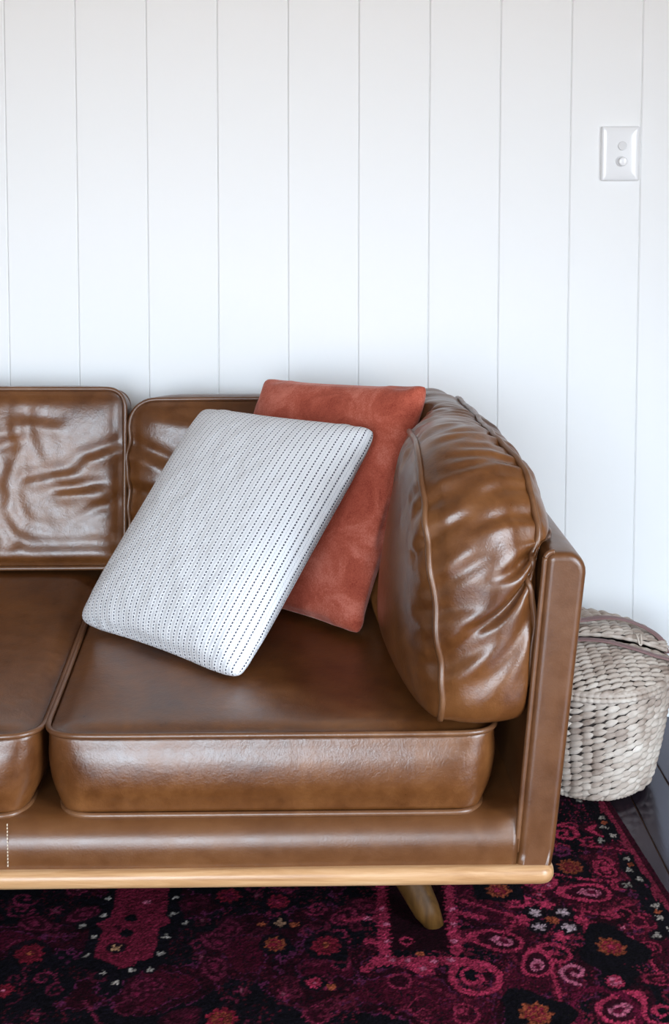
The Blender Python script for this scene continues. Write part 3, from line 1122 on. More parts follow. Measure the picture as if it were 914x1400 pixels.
# ------------------------------------------------------------------ throw pillows
def pillow(name, BL, BR, TL, TR, ns, slack, ring_scale, thick, seed, mat, label, group, bend=0.1, corner=0.075, grav=0.0):
    BL, BR, TL, TR = (np.array(v, float) for v in (BL, BR, TL, TR))
    w = (np.linalg.norm(BR - BL) + np.linalg.norm(TR - TL)) / 2
    h = (np.linalg.norm(TL - BL) + np.linalg.norm(TR - BR)) / 2
    V, ids, F, UV = [], {}, [], []
    for side in (0, 1):
        for i in range(ns + 1):
            for j in range(ns + 1):
                edge = i in (0, ns) or j in (0, ns)
                if edge and side:
                    ids[i, j, 1] = ids[i, j, 0]
                    continue
                ids[i, j, side] = len(V)
                x, y = i / ns - 0.5, j / ns - 0.5
                z = (0.012 if side == 0 else -0.012) * (0 if edge else 1)
                kx, ky = abs(2 * x) ** 5, abs(2 * y) ** 5            # softly rounded corners, edges a touch hollow
                V.append((x * w * (1 - corner * ky), y * h * (1 - corner * kx), z))
                UV.append((x * w, y * h))
    for i in range(ns):
        for j in range(ns):
            F.append((ids[i, j, 0], ids[i + 1, j, 0], ids[i + 1, j + 1, 0], ids[i, j + 1, 0]))
            F.append((ids[i, j, 1], ids[i, j + 1, 1], ids[i + 1, j + 1, 1], ids[i + 1, j, 1]))
    F = np.array(F)
    V = np.array(V)
    loop = ([ids[i, 0, 0] for i in range(ns)] + [ids[ns, j, 0] for j in range(ns)]
            + [ids[i, ns, 0] for i in range(ns, 0, -1)] + [ids[0, j, 0] for j in range(ns, 0, -1)])
    sc = slack
    P = simulate(V, F, ring_set([loop]), sc, ring_scale, w * h * thick, grav, steps=150, iters=6, bend=bend, anchor=0.001,
                 seed=seed, jitter=0.0012)
    # fit the sewn corners back onto the four corners in space
    c = [ids[0, 0, 0], ids[ns, 0, 0], ids[0, ns, 0], ids[ns, ns, 0]]
    pw = (P[c[1]][0] - P[c[0]][0] + P[c[3]][0] - P[c[2]][0]) / 2
    ph = (P[c[2]][1] - P[c[0]][1] + P[c[3]][1] - P[c[1]][1]) / 2
    cen = P[c].mean(0)
    cen[2] = P[c][:, 2].mean()
    u = (P[:, 0] - cen[0]) / pw + 0.5
    v = (P[:, 1] - cen[1]) / ph + 0.5
    X = ((1 - u) * (1 - v))[:, None] * BL + (u * (1 - v))[:, None] * BR + ((1 - u) * v)[:, None] * TL + (u * v)[:, None] * TR
    nrm = np.cross(BR - BL, TL - BL)
    nrm /= np.linalg.norm(nrm)
    X += (P[:, 2] - cen[2])[:, None] * nrm
    base = X.mean(0)
    base[2] = X[:, 2].min()
    o = mesh_obj(name, X - base, F, mat, None, label=label, category='pillow', group=group)
    o.location = base
    me = o.data
    uvl = me.uv_layers.new(name='UVMap')
    li = np.zeros(len(me.loops), int)
    me.loops.foreach_get('vertex_index', li)
    uvl.data.foreach_set('uv', np.array(UV)[li].ravel())
    md = o.modifiers.new('smooth', 'SUBSURF')
    md.levels = md.render_levels = 1
    return o


pillow('throw_pillow', (-0.409, 2.479, 0.402), (-0.118, 2.230, 0.393), (-0.205, 2.715, 0.736), (0.1113, 2.478, 0.743),
       50, 1.01, 0.97, 0.082, 31, M['stripe'], 'white cotton throw pillow with rows of dark running stitches',
       'throw pillows on the sofa')
pillow('throw_pillow', *RED,
       50, 1.03, 0.965, 0.07, 37, M['velvet'], 'terracotta velvet throw pillow behind the white one',
       'throw pillows on the sofa', corner=0.035)

# ------------------------------------------------------------------ light switch
sw = empty('light_switch', (0.655, WALL_Y, 1.231), label='white plastic light switch plate with two round buttons', category='switch')
def plate():
    def rr(w, h, r, n=6):
        pts = []
        for cx_, cz_, a0 in ((w - r, h - r, 0), (-w + r, h - r, 90), (-w + r, -h + r, 180), (w - r, -h + r, 270)):
            for i in range(n + 1):
                t = math.radians(a0 + 90 * i / n)
                pts.append((cx_ + r * math.cos(t), cz_ + r * math.sin(t)))
        return pts
    V, F = [], []
    lay = [(0.0, 0.0), (-0.006, 0.0), (-0.0085, 0.0008), (-0.0098, 0.0026), (-0.0108, 0.006), (-0.0116, 0.012), (-0.012, 0.022)]
    for y, ins in lay:
        pts = rr(0.0405 - ins, 0.0575 - ins, max(0.004 - ins * 0.15, 0.002))
        n = len(pts)
        V += [(x, y, z) for x, z in pts]
    for l in range(len(lay) - 1):
        for k in range(n):
            F.append((l * n + k, l * n + (k + 1) % n, (l + 1) * n + (k + 1) % n, (l + 1) * n + k))
    F.append(tuple((len(lay) - 1) * n + k for k in range(n)))
    bm = bmesh.new()
    vs = [bm.verts.new(v) for v in V]
    for f in F:
        bm.faces.new([vs[i] for i in f])
    return bm


bm_obj('plate', plate(), M['plastic'], sw, smooth=True)


def disc_button(name, x, z, r, depth, mat, tilt=0.0):
    P = [(0, 0, 0), (0, -depth * 0.8, 0), (0, -depth * 0.95, 0), (0, -depth, 0)]
    rr = [r, r, r * 0.95, r * 0.8]
    V, F = [], []
    n = 28
    for (px, py, pz), q in zip(P, rr):
        for k in range(n):
            a = 2 * math.pi * k / n
            V.append((q * math.cos(a), py + tilt * q * math.sin(a) * (1 if py < 0 else 0), q * math.sin(a)))
    for i in range(3):
        for k in range(n):
            F.append((i * n + k, i * n + (k + 1) % n, (i + 1) * n + (k + 1) % n, (i + 1) * n + k))
    F.append(tuple(3 * n + k for k in range(n)))
    o = mesh_obj(name, V, F, mat, sw)
    o.location = (x, -0.0115, z)
    o.data.flip_normals()


disc_button('button', 0.003, 0.0165, 0.0095, 0.0035, M['plastic_knob'], 0.22)
disc_button('dimmer_collar', 0.001, -0.0165, 0.0115, 0.002, M['plastic_knob'])
disc_button('dimmer_knob', 0.003, -0.0165, 0.0092, 0.013, M['plastic'])

# ------------------------------------------------------------------ woven basket
BK = np.array([0.543, 2.745, 0.0125])
bk = empty('woven_basket', BK, 0.0, label='woven water hyacinth picnic basket with mauve straps beside the sofa arm', category='basket')
BH = 0.218


def bk_r(z):
    t = z / BH
    f = 0.79 + 0.21 * (1 - (1 - t) ** 1.5)
    lowc = max(0.0, 1 - z / 0.022)
    return 0.160 * f - 0.018 * lowc ** 2, 0.196 * f - 0.018 * lowc ** 2


TONE = []


def lens(V, F, c, tdir, udir, ndir, L, Hh, T, nl=7, nm=5):
    b0 = len(V)
    TONE.extend([rnd.random()] * (nl * nm))
    for i in range(nl):
        s = -1 + 2 * i / (nl - 1)
        prof_ = max(0.0, 1 - abs(s) ** 1.7) ** 0.85
        for j in range(nm):
            q = -1 + 2 * j / (nm - 1)
            V.append(c + tdir * (s * L) + udir * (q * Hh * prof_) + ndir * (T * prof_ * (1 - q * q) ** 0.6 - 0.0008 + 0.0016 * s))
    for i in range(nl - 1):
        for j in range(nm - 1):
            a = b0 + i * nm + j
            F.append((a, a + nm, a + nm + 1, a + 1))


rnd = random.Random(11)
V, F = [], []
rows, colsN = 15, 46
for r in range(rows):
    z = 0.008 + (r + 0.5) * (BH - 0.014) / rows
    for c in range(colsN):
        a = 2 * math.pi * (c + rnd.uniform(-0.06, 0.06)) / colsN
        rx, ry = bk_r(z)
        zz = z + (0.5 if c % 2 else 0) * (BH - 0.014) / rows - 0.003 + rnd.uniform(-0.0015, 0.0015)
        p = np.array([rx * math.cos(a), ry * math.sin(a), zz])
        t_ = np.array([-rx * math.sin(a), ry * math.cos(a), 0])
        t_ /= np.linalg.norm(t_)
        up = np.array([0.17 * math.cos(a), 0.17 * math.sin(a), 1.0])
        up /= np.linalg.norm(up)
        n_ = np.cross(t_, up)
        sl = math.radians(rnd.uniform(14, 30))
        td = t_ * math.cos(sl) + up * math.sin(sl)
        ud = -t_ * math.sin(sl) + up * math.cos(sl)
        lens(V, F, p, td, ud, n_, 0.0172 * rnd.uniform(0.88, 1.12), 0.0069 * rnd.uniform(0.85, 1.15), 0.0070)
def toned(o):
    """each strand keeps its own straw tone"""
    at_ = o.data.attributes.new('tone', 'FLOAT', 'POINT')
    at_.data.foreach_set('value', TONE)
    TONE.clear()


toned(mesh_obj('woven_side', V, F, M['weave_strand'], bk, kind='stuff'))
# core and floor behind the strands, dark for the shade in the gaps
V, F = [], []
zs = np.linspace(0.002, BH, 12)
n = 48
for z in zs:
    rx, ry = bk_r(z)
    for k in range(n):
        a = 2 * math.pi * k / n
        V.append(((rx - 0.003) * math.cos(a), (ry - 0.003) * math.sin(a), z))
for i in range(len(zs) - 1):
    for k in range(n):
        F.append((i * n + k, i * n + (k + 1) % n, (i + 1) * n + (k + 1) % n, (i + 1) * n + k))
F.append(tuple(range(n - 1, -1, -1)))
mesh_obj('basket_core', V, F, M['gap_shade'], bk)


def braid(name, rx, ry, z, r, pitch, parent, arc=(0, 360)):
    a0, a1 = math.radians(arc[0]), math.radians(arc[1])
    closed = arc[1] - arc[0] >= 360
    n_ = int((a1 - a0) * 0.19 / pitch * 8)
    P, R = [], []
    for k in range(n_ if closed else n_ + 1):
        a = a0 + (a1 - a0) * k / n_
        P.append((rx * math.cos(a), ry * math.sin(a), z))
        R.append(r * (0.80 + 0.26 * abs(math.sin(math.pi * k / 8))))
    V_, F_ = tube(P, R, 8, closed)
    return mesh_obj(name, V_, F_, M['weave'], parent)


rx, ry = bk_r(BH)
braid('rim', rx + 0.004, ry + 0.004, BH - 0.004, 0.0052, 0.014, bk)
braid('rim', rx + 0.002, ry + 0.002, BH + 0.005, 0.0050, 0.014, bk)
rx0, ry0 = bk_r(0.004)
braid('foot_ring', rx0 + 0.004, ry0 + 0.004, 0.0055, 0.0052, 0.013, bk)


LIFT = [0.0]


def lid_z(x, y):
    q = (x / 0.164) ** 2 + (y / 0.2) ** 2
    return BH + 0.008 + 0.034 * (1 - q) + LIFT[0] * max(y, 0.0)


def half_lid(name, ysgn, lift, label):
    V, F = [], []
    s_r = 0.0145
    RX, RY = 0.160, 0.196
    ri = -13
    for iy in range(0, 14):
        for ix in range(-8, 9):
            x = ix * 0.0225
            y = ysgn * (0.008 + (iy + (0.5 if ix % 2 else 0)) * s_r)
            if (x / (RX + 0.006)) ** 2 + (y / (RY + 0.003)) ** 2 > 1:
                continue
            p = np.array([x, y, lid_z(x, y) + lift + rnd.uniform(-0.0008, 0.0008)])
            n_ = np.array([2 * 0.034 * x / 0.164 ** 2, 2 * 0.034 * y / 0.2 ** 2, 1.0])
            n_ /= np.linalg.norm(n_)
            t_ = np.array([1.0, 0, -n_[0]])
            t_ /= np.linalg.norm(t_)
            u_ = np.cross(n_, t_)
            sl = math.radians(rnd.uniform(16, 32))
            td = t_ * math.cos(sl) + u_ * math.sin(sl)
            ud = -t_ * math.sin(sl) + u_ * math.cos(sl)
            lens(V, F, p, td, ud, n_, 0.0172 * rnd.uniform(0.9, 1.1), 0.0069 * rnd.uniform(0.85, 1.12), 0.0062)
    o = mesh_obj(name, V, F, M['weave_strand'], bk, kind='stuff', label=label)
    toned(o)
    # solid sheet under the strands
    V, F = [], []
    na, nr = 24, 6
    for layer in (0, -0.007):
        for i in range(nr + 1):
            for k in range(na + 1):
                a = math.pi * k / na
                x, y = RX * math.cos(a), ysgn * (0.004 + (RY - 0.004) * math.sin(a) * 1.0)
                x, y = x * 1.0, ysgn * 0.004 + (y - ysgn * 0.004) * i / nr
                x = x if i == nr else x * (1.0 if True else 1)
                V.append((x, y, lid_z(x, y) + lift - 0.001 + layer))
    st_ = (nr + 1) * (na + 1)
    for l in (0, 1):
        for i in range(nr):
            for k in range(na):
                q = (l * st_ + i * (na + 1) + k, l * st_ + i * (na + 1) + k + 1,
                     l * st_ + (i + 1) * (na + 1) + k + 1, l * st_ + (i + 1) * (na + 1) + k)
                F.append(q)
    mesh_obj('lid_sheet', V, F, M['gap_shade'], o)
    # bound edge
    P, R = [], []
    for k in range(97):
        a = math.pi * k / 96
        x, y = RX * math.cos(a), ysgn * (0.003 + (RY - 0.003) * math.sin(a))
        P.append((x, y, lid_z(x, y) + lift - 0.002))
        R.append(0.0044 * (0.8 + 0.26 * abs(math.sin(math.pi * k / 8 * 2.0))))
    for k in range(1, 60):
        x = -RX + 2 * RX * k / 60
        P.append((x, ysgn * 0.003, lid_z(x, 0) + lift - 0.002))
        R.append(0.0044 * (0.8 + 0.26 * abs(math.sin(math.pi * k / 4))))
    V_, F_ = tube(P, R, 8, True)
    mesh_obj('lid_edge', V_, F_, M['weave'], o)
    return o


half_lid('front_lid', -1, 0.0, 'front half lid of plaited strands')
LIFT[0] = 0.10
half_lid('back_lid', 1, 0.012, 'rear half lid of plaited strands')
# straps lying over the lids; one loops out past the right side
p1 = catmull([(-0.15, -0.035, 0.240), (-0.05, -0.030, 0.268), (0.02, -0.035, 0.2715), (0.08, -0.045, 0.260), (0.125, -0.052, 0.247),
              (0.158, -0.05, 0.237), (0.176, -0.04, 0.218), (0.176, -0.02, 0.190), (0.166, -0.012, 0.165)], False, 6)
V_, F_ = tube(p1, 1.0, 12, False, flat=(0.0085, 0.0018, (0.15, 0.0, 1.0)))
mesh_obj('strap', V_, F_, M['strap'], bk)
p2 = catmull([(-0.15, 0.03, 0.256), (-0.05, 0.028, 0.284), (0.0, 0.035, 0.2885), (0.05, 0.052, 0.288), (0.09, 0.062, 0.280),
              (0.13, 0.055, 0.266), (0.156, 0.035, 0.250), (0.166, 0.02, 0.225)], False, 6)
V_, F_ = tube(p2, 1.0, 12, False, flat=(0.0085, 0.0018, (0.15, 0.0, 1.0)))
mesh_obj('strap', V_, F_, M['strap'], bk)
# string loop that holds the lid at the hinge
p3 = catmull([(0.098, 0.014, 0.268), (0.100, -0.004, 0.270), (0.102, -0.018, 0.258), (0.107, -0.014, 0.256), (0.109, 0.0, 0.268),
              (0.111, 0.014, 0.266)], False, 5)
V_, F_ = tube(p3, 0.0017, 6)
mesh_obj('hinge_cord', V_, F_, M['cord'], bk)

# ------------------------------------------------------------------ the rug
# rug frame: s = distance in from the right-hand edge, t = along that edge away from the wall
E0 = np.array([0.566, 2.577])
ed = np.array([0.591 - 0.566, 2.274 - 2.577])
ed /= np.linalg.norm(ed)
en = np.array([ed[1], -ed[0]])
if en[0] > 0:
    en = -en


def grid(a, b, segs):
    out = []
    for lo, hi, st in segs:
        out += list(np.arange(lo, hi, st))
    return np.array(out + [b])


gs = grid(0, 1.9, [(0, 0.42, 0.0025), (0.42, 1.13, 0.0027), (1.13, 1.9, 0.03)])
gt = grid(-0.22, 1.3, [(-0.22, 0.0, 0.006), (0.0, 0.24, 0.0030), (0.24, 0.82, 0.0027), (0.82, 1.3, 0.03)])
Sg, Tg = np.meshgrid(gs, gt, indexing='ij')
rs = np.random.RandomState(4)
WX = E0[0] + Sg * en[0] + Tg * ed[0]
WY = E0[1] + Sg * en[1] + Tg * ed[1]


def vnoise(x, y, sc, seed):
    r = np.random.RandomState(seed).rand(64, 64)
    x, y = x * sc, y * sc
    xi, yi = np.floor(x).astype(int), np.floor(y).astype(int)
    fx, fy = x - xi, y - yi
    fx, fy = fx * fx * (3 - 2 * fx), fy * fy * (3 - 2 * fy)
    q = lambda i, j: r[i % 64, j % 64]
    return (q(xi, yi) * (1 - fx) + q(xi + 1, yi) * fx) * (1 - fy) + (q(xi, yi + 1) * (1 - fx) + q(xi + 1, yi + 1) * fx) * fy


CR = np.array((0.135, 0.006, 0.032))       # crimson field
CRD = np.array((0.040, 0.0022, 0.011))      # deep wine
BLK = np.array((0.0055, 0.004, 0.008))     # near-black navy
PNK = np.array((0.50, 0.038, 0.100))       # rose outlines
LPK = np.array((0.66, 0.16, 0.27))
ORG = np.array((0.34, 0.075, 0.035))
REDC = np.array((0.22, 0.012, 0.030))
WHT = np.array((0.46, 0.40, 0.36))
PUR = np.array((0.085, 0.012, 0.045))
jx = WX + 0.0022 * (rs.rand(*WX.shape) - 0.5) * 1.6 + 0.004 * (vnoise(WX, WY, 60, 2) - 0.5)
jy = WY + 0.0022 * (rs.rand(*WX.shape) - 0.5) * 1.6 + 0.004 * (vnoise(WX, WY, 60, 3) - 0.5)
colr = np.empty(WX.shape + (3,))
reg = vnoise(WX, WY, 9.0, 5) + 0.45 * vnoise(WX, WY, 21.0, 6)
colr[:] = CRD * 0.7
lf = 0.13 * np.clip((0.15 - WX) / 0.35, 0, 1)           # black ground widened leftward: partly its pattern, partly shade painted in
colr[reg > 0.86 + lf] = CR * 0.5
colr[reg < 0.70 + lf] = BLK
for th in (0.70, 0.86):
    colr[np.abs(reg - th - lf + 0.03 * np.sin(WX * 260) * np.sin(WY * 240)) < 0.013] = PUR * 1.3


def near(cx_, cy_, rad):
    return (np.abs(WX - cx_) < rad) & (np.abs(WY - cy_) < rad)


def paint(mask, c, a=1.0):
    colr[mask] = colr[mask] * (1 - a) + c * a


def polar(cx_, cy_, sq=1.0, rot=0.0):
    dx, dy = jx - cx_, (jy - cy_) / sq
    return np.hypot(dx, dy), np.arctan2(dy, dx) + rot


def rosette(x, y, r, outer, inner, core, lobes=9, halo=BLK, sq=1.15):
    d, a = polar(x, y, sq)
    sc = 1 + 0.13 * np.cos(lobes * a)
    if halo is not None:
        paint(d < r * 1.55, halo, 0.9)
    paint(d < r * sc, outer)
    paint(d < r * 0.68 * sc, inner)
    paint((d < r * 0.50) & (d > r * 0.36), outer, 0.8)
    paint(d < r * 0.24, core)


def spiral(x, y, r, c, turns=1.6, rot=0.0, hand=1, wd=0.0045):
    d, a = polar(x, y, 1.1)
    ph = ((hand * a + rot) / (2 * math.pi)) % 1.0
    best = np.full(d.shape, 9.0)
    for k in range(3):
        rr = r * (ph + k) / turns
        best = np.where((ph + k) <= turns, np.minimum(best, np.abs(d - rr)), best)
    paint(best < wd * 0.5, c)


def ringm(x, y, r, c, wd=0.006, fill=None, sq=1.15):
    d, a = polar(x, y, sq)
    if fill is not None:
        paint(d < r, fill)
    paint(np.abs(d - r) < wd * 0.5, c)


def seg(x0, y0, x1, y1, wd, c, scallop=0.0):
    px, py = jx - x0, jy - y0
    vx, vy = x1 - x0, y1 - y0
    l2 = vx * vx + vy * vy
    t = np.clip((px * vx + py * vy) / l2, 0, 1)
    d = np.hypot(px - t * vx, py - t * vy)
    paint(d < wd * 0.5 * (1 + scallop * np.sin(t * math.sqrt(l2) / 0.012 * 2 * math.pi)), c)


def blossom(x, y, r=0.0065, c=WHT):
    paint(near(x, y, r * 2.0) & (polar(x, y)[0] < r * 1.9), BLK, 0.95)
    d, a = polar(x, y, 1.2, random.random())
    paint(d < r * (0.8 + 0.25 * np.cos(random.choice((3, 4, 5)) * a)), c)


def paisley(x, y, r, rot, out=PNK, fill=CRD, core=PNK):
    ca, sa = math.cos(rot), math.sin(rot)
    dx, dy = jx - x, jy - y
    u, v = dx * ca + dy * sa, -dx * sa + dy * ca
    tip = np.clip((u / r + 1) / 3.0, 0, 1)
    d = np.hypot(np.where(u > 0, u / 2.0, u), v - 0.35 * r * np.where(u > 0, (u / (2 * r)) ** 2, 0))
    paint(d < r * 1.25, CRD, 0.7)
    paint(d < r, out)
    paint(d < r * 0.74, fill)
    paint(d < r * 0.42, core)
    paint(d < r * 0.20, CR)


def poly(pts, c):
    inside = np.zeros(jx.shape, bool)
    n_ = len(pts)
    for i in range(n_):
        (xa, ya), (xb, yb) = pts[i], pts[(i + 1) % n_]
        if ya == yb:
            continue
        cond = ((ya > jy) != (yb > jy)) & (jx < (xb - xa) * (jy - ya) / (yb - ya) + xa)
        inside ^= cond
    paint(inside, c)
    return inside


# close-set sprigs woven through the ground
lat = np.sin(2 * math.pi * (jx + 0.004 * np.sin(jy * 300)) / 0.0145) * np.sin(2 * math.pi * (jy + 0.004 * np.sin(jx * 280)) / 0.0175)
gate = vnoise(WX, WY, 26, 14)
bright = 0.35 + 0.65 * np.clip((WX + 0.1) / 0.5, 0, 1)  # sprigs dimmed leftward, shade put into their colour
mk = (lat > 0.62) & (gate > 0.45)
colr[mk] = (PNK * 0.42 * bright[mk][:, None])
colr[(lat < -0.70) & (gate < 0.55)] = BLK
mk = (np.abs(lat) < 0.05) & (gate > 0.62)
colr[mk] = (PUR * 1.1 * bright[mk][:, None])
# all-over filling of the field: hooks, rings, twigs, small flowers
fr = random.Random(8)
for k in range(330):
    x, y = fr.uniform(-0.60, 0.55), fr.uniform(1.80, 2.62)
    kind = fr.random()
    left_dim = 0.35 + 0.65 * min(1.0, max(0.0, (x + 0.1) / 0.5))  # leftward shade painted into the motifs: dimmer and more purple
    c = (PNK * left_dim * 0.8 + PUR * (1 - left_dim)) * fr.uniform(0.3, 1.0)
    if kind < 0.34:
        spiral(x, y, fr.uniform(0.014, 0.026), c, fr.uniform(1.2, 1.8), fr.uniform(0, 6), fr.choice((-1, 1)), fr.uniform(0.004, 0.006))
    elif kind < 0.52:
        ringm(x, y, fr.uniform(0.009, 0.018), c, 0.005, CRD if fr.random() < 0.5 else BLK)
    elif kind < 0.72:
        a = fr.uniform(0, 6.28)
        l = fr.uniform(0.03, 0.07)
        seg(x, y, x + l * math.cos(a), y + l * math.sin(a), fr.uniform(0.004, 0.007), c, 0.5)
    elif kind < 0.88:
        d_, a_ = polar(x, y, 1.2, fr.random() * 3)
        paint(d_ < 0.012 * (0.7 + 0.4 * np.cos(5 * a_)), c)
        paint(d_ < 0.004, LPK * left_dim)
    else:
        paisley(x, y, fr.uniform(0.014, 0.02), fr.uniform(0, 6.28), c, CRD, c)
# big rose scrolls on the right-hand field
for x, y, r, rot in ((0.301, 2.118, 0.030, 2.6), (0.466, 2.265, 0.030, 2.9), (0.546, 2.470, 0.026, 2.4), (0.437, 1.940, 0.032, 0.6),
                     (0.34, 2.05, 0.026, 1.2)):
    paisley(x, y, r, rot, PNK, CRD, LPK * 0.9)
for x, y, r, c, tn, rot, hd in ((0.374, 2.082, 0.030, PNK, 1.5, 0.5, 1), (0.245, 2.023, 0.032, PNK, 1.3, 2.0, -1),
                                (0.385, 2.30, 0.026, PNK, 1.6, 3.0, 1), (0.335, 2.245, 0.024, PNK, 1.5, 1.0, -1),
                                (0.395, 2.035, 0.026, LPK * 0.8, 1.4, 4.0, 1), (0.455, 2.473, 0.028, PNK, 1.6, 2.0, 1),
                                (0.50, 1.935, 0.030, PNK, 1.5, 0.0, -1), (0.50, 2.36, 0.024, PNK * 0.8, 1.5, 1.5, 1),
                                (0.44, 2.41, 0.02, PUR * 2, 1.5, 0.2, -1)):
    spiral(x, y, r, c, tn, rot, hd, 0.008)
ringm(0.245, 2.023, 0.036, PNK, 0.010)
ringm(0.42, 1.94, 0.046, CR, 0.012)
for a in ((0.25, 2.24, 0.33, 2.19), (0.33, 2.19, 0.30, 2.13), (0.42, 2.17, 0.50, 2.13), (0.50, 2.13, 0.52, 2.03), (0.36, 2.03, 0.36, 1.95),
          (0.40, 2.22, 0.47, 2.20), (0.47, 2.20, 0.52, 2.23), (0.36, 2.35, 0.46, 2.31), (0.46, 2.31, 0.53, 2.30), (0.48, 2.43, 0.55, 2.41)):
    seg(*a, 0.007, PNK * 0.85, 0.45)
# black lobed ground behind the orange rosettes
d_, a_ = polar(0.463, 2.104, 1.1)
paint(d_ < 0.052 * (1 + 0.2 * np.cos(3 * a_ + 1)), BLK)
d_, a_ = polar(0.319, 1.935, 1.1)
paint(d_ < 0.05 * (1 + 0.2 * np.cos(3 * a_)), BLK)
paint((np.abs(jx - 0.31) < 0.04) & (np.abs(jy - 2.272) < 0.03), BLK)
# rosettes seen in the pile
for x, y, r, o_, i_, c_ in ((-0.431, 2.086, 0.022, REDC * 0.9, REDC * 0.6, ORG), (-0.449, 1.988, 0.013, REDC, REDC, LPK),
                            (-0.135, 2.256, 0.019, REDC, CR, CR), (-0.056, 2.112, 0.016, ORG * 0.9, REDC, REDC), (-0.054, 2.237, 0.017, REDC * 1.2, CR, PNK),
                            (0.023, 2.108, 0.022, REDC, REDC * 0.7, ORG), (0.004, 2.010, 0.012, PNK, REDC, LPK), (-0.127, 1.921, 0.022, REDC, ORG * 0.6, REDC),
                            (0.310, 2.272, 0.020, ORG, REDC, PNK), (0.463, 2.104, 0.021, ORG, REDC * 1.3, PNK), (0.319, 1.933, 0.023, ORG, REDC * 1.2, ORG),
                            (0.449, 2.012, 0.014, PNK, LPK, PNK), (0.445, 2.352, 0.020, ORG * 0.9, REDC, ORG)):
    rosette(x, y, r, o_, i_, c_)
# white-petalled flower
for x, y in ((0.362, 2.203), (0.405, 2.205), (0.360, 2.162), (0.408, 2.160)):
    blossom(x, y, 0.011, np.array((0.62, 0.45, 0.50)))
for x, y in ((0.384, 2.228), (0.390, 2.133), (0.340, 2.182), (0.432, 2.182)):
    d_, a_ = polar(x, y, 1.3)
    paint(d_ < 0.014 * (0.8 + 0.25 * np.cos(5 * a_)), PNK * 1.1)
rosette(0.386, 2.181, 0.010, ORG, ORG, REDC, halo=None)
# small star flower left of the leg
blossom(-0.050, 2.173, 0.010, np.array((0.45, 0.24, 0.15)))
for x, y in ((-0.078, 2.168), (-0.026, 2.168), (0.03, 2.00)):
    d_, a_ = polar(x, y)
    paint(d_ < 0.007, ORG * 1.2)
# stepped pink niche around the leg
paint((jx > 0.122) & (jx < 0.224) & (jy > 2.095) & (jy < 2.30), CRD * 0.5)
for a in ((0.118, 2.30, 0.113, 2.090), (0.230, 2.30, 0.222, 2.090)):
    seg(*a, 0.018, PNK * 0.85, 0.35)
seg(0.100, 2.066, 0.232, 2.066, 0.024, PNK * 0.85, 0.25)
poly([(0.135, 2.060), (0.195, 2.060), (0.166, 2.022)], PNK * 0.85)
for a in ((0.105, 2.190, 0.050, 2.182), (0.236, 2.205, 0.275, 2.190), (0.105, 2.115, 0.085, 2.125), (0.228, 2.12, 0.25, 2.127),
          (0.100, 2.063, 0.078, 2.04), (0.232, 2.063, 0.252, 2.042)):
    seg(*a, 0.013, PNK * 0.8, 0.3)
for x, y in ((0.119, 2.12), (0.221, 2.12), (0.118, 2.17), (0.226, 2.17), (0.122, 2.068), (0.146, 2.066), (0.188, 2.066), (0.212, 2.068), (0.166, 2.045),
             (0.09, 2.186), (0.117, 2.215), (0.229, 2.215)):
    d_, a_ = polar(x, y)
    paint(d_ < 0.0055, LPK)
ringm(0.147, 2.122, 0.009, PNK, 0.005)
paint(polar(0.166, 2.084)[0] < 0.006, ORG * 1.3)
# red cartouche with the ring of white flowers
med = [(-0.324, 2.30), (-0.236, 2.30), (-0.235, 2.208), (-0.225, 2.175), (-0.239, 2.158), (-0.24, 2.076), (-0.261, 2.068), (-0.27, 2.052),
       (-0.285, 2.042), (-0.304, 2.062), (-0.331, 2.076), (-0.328, 2.149), (-0.34, 2.171), (-0.32, 2.186)]
mc = np.mean(med, 0)
poly([(mc[0] + (x - mc[0]) * 1.42, mc[1] + (y - mc[1]) * 1.30) for x, y in med], BLK)
poly(med, REDC * np.array((0.9, 1.1, 1.3)))
for x, y in ((-0.334, 2.246), (-0.334, 2.194), (-0.362, 2.164), (-0.339, 2.134), (-0.342, 2.08), (-0.31, 2.037), (-0.29, 2.01), (-0.27, 2.041),
             (-0.243, 2.045), (-0.23, 2.086), (-0.226, 2.134), (-0.224, 2.201), (-0.223, 2.251), (-0.2, 2.171)):
    blossom(x, y, 0.0062)
for x, y, r, c in ((-0.288, 2.188, 0.010, BLK), (-0.291, 2.143, 0.010, BLK), (-0.305, 2.160, 0.006, CRD)):
    paint(polar(x, y, 1.2)[0] < r, c)
blossom(-0.300, 2.102, 0.008, np.array((0.5, 0.26, 0.14)))
paint(polar(-0.268, 2.235)[0] < 0.007, LPK)
# border down the right-hand edge
wob = 0.003 * np.sin(Tg / 0.016)
paint((Sg > 0.012) & (Sg < 0.026 + wob), REDC * np.array((1.0, 1.6, 1.6)) * 1.15)
paint((Sg <= 0.012), CRD * 1.2)
for k in range(-4, 18):
    t0 = 0.232 + k * 0.155
    inb = (np.abs(Tg - t0) < 0.055 + 0.006 * np.sin(Sg * 600)) & (Sg > 0.022 + wob) & (Sg < 0.05 + wob)
    paint(inb, BLK)
    for q, dt_ in enumerate((-0.036, 0.0, 0.036)):
        x = E0[0] + (0.034 + 0.006 * (q % 2)) * en[0] + (t0 + dt_) * ed[0]
        y = E0[1] + (0.034 + 0.006 * (q % 2)) * en[1] + (t0 + dt_) * ed[1]
        blossom(x, y, 0.0072)
        if q == 1:
            paint(polar(x + 0.004, y + 0.018)[0] < 0.006, ORG * 1.2)
    x = E0[0] + 0.060 * en[0] + (t0 + 0.05) * ed[0]
    y = E0[1] + 0.060 * en[1] + (t0 + 0.05) * ed[1]
    blossom(x, y, 0.0078)
colr *= 0.56 * (0.25 + 1.4 * rs.rand(*WX.shape))[..., None]
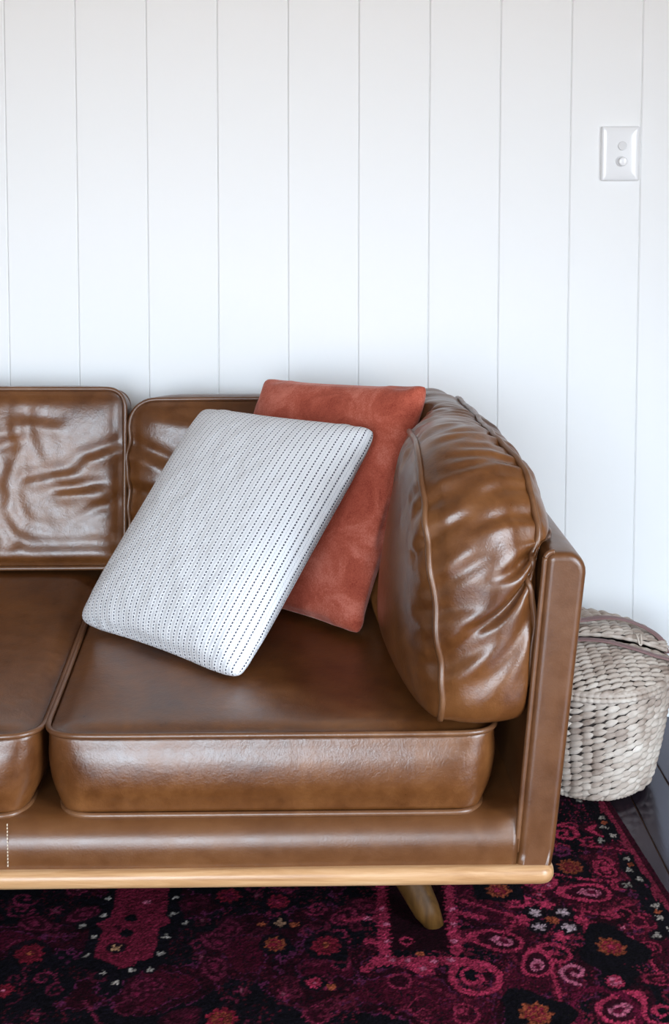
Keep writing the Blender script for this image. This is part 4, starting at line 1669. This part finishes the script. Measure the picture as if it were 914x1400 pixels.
colr *= (0.8 + 0.4 * vnoise(WX, WY, 45, 9))[..., None]

pile = 0.0105 + 0.0016 * (rs.rand(*WX.shape) - 0.5) + 0.0008 * vnoise(WX, WY, 80, 10)
ns_, nt_ = Sg.shape
RO = np.array([E0[0] + 0.95 * en[0] + 0.5 * ed[0], E0[1] + 0.95 * en[1] + 0.5 * ed[1], 0.0])
VT = np.stack([WX - RO[0], WY - RO[1], pile], -1).reshape(-1, 3)
ii = np.arange(ns_ * nt_).reshape(ns_, nt_)
FQ = np.stack([ii[:-1, :-1], ii[1:, :-1], ii[1:, 1:], ii[:-1, 1:]], -1).reshape(-1, 4)
# skirt down to the floor
per = np.concatenate([ii[:-1, 0], ii[-1, :-1], ii[:0:-1, -1], ii[0, :0:-1]])
VS = VT[per].copy()
VS[:, 2] = 0.0004
nb0 = len(VT)
q1 = np.arange(len(per))
q2 = (q1 + 1) % len(per)
FS = np.stack([per[q1], nb0 + q1, nb0 + q2, per[q2]], -1)
VA = np.concatenate([VT, VS])
FA = np.concatenate([FQ, FS])
a, b_, c = VA[FA[0, 0]], VA[FA[0, 1]], VA[FA[0, 2]]
if np.cross(b_ - a, c - a)[2] < 0:
    FA = FA[:, ::-1]
me = bpy.data.meshes.new('persian_rug')
me.vertices.add(len(VA))
me.vertices.foreach_set('co', VA.ravel())
me.loops.add(FA.size)
me.polygons.add(len(FA))
me.loops.foreach_set('vertex_index', FA.ravel().astype(np.int32))
me.polygons.foreach_set('loop_start', np.arange(0, FA.size, 4, dtype=np.int32))
me.update(calc_edges=True)
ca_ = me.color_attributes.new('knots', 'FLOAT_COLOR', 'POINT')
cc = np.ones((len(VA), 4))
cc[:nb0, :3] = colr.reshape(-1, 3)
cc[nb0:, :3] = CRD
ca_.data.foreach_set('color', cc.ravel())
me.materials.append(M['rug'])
rug = bpy.data.objects.new('persian_rug', me)
rug.location = RO
COL.objects.link(rug)
rug['label'] = 'crimson and black persian rug with rose scrolls and white flowers'
rug['category'] = 'rug'
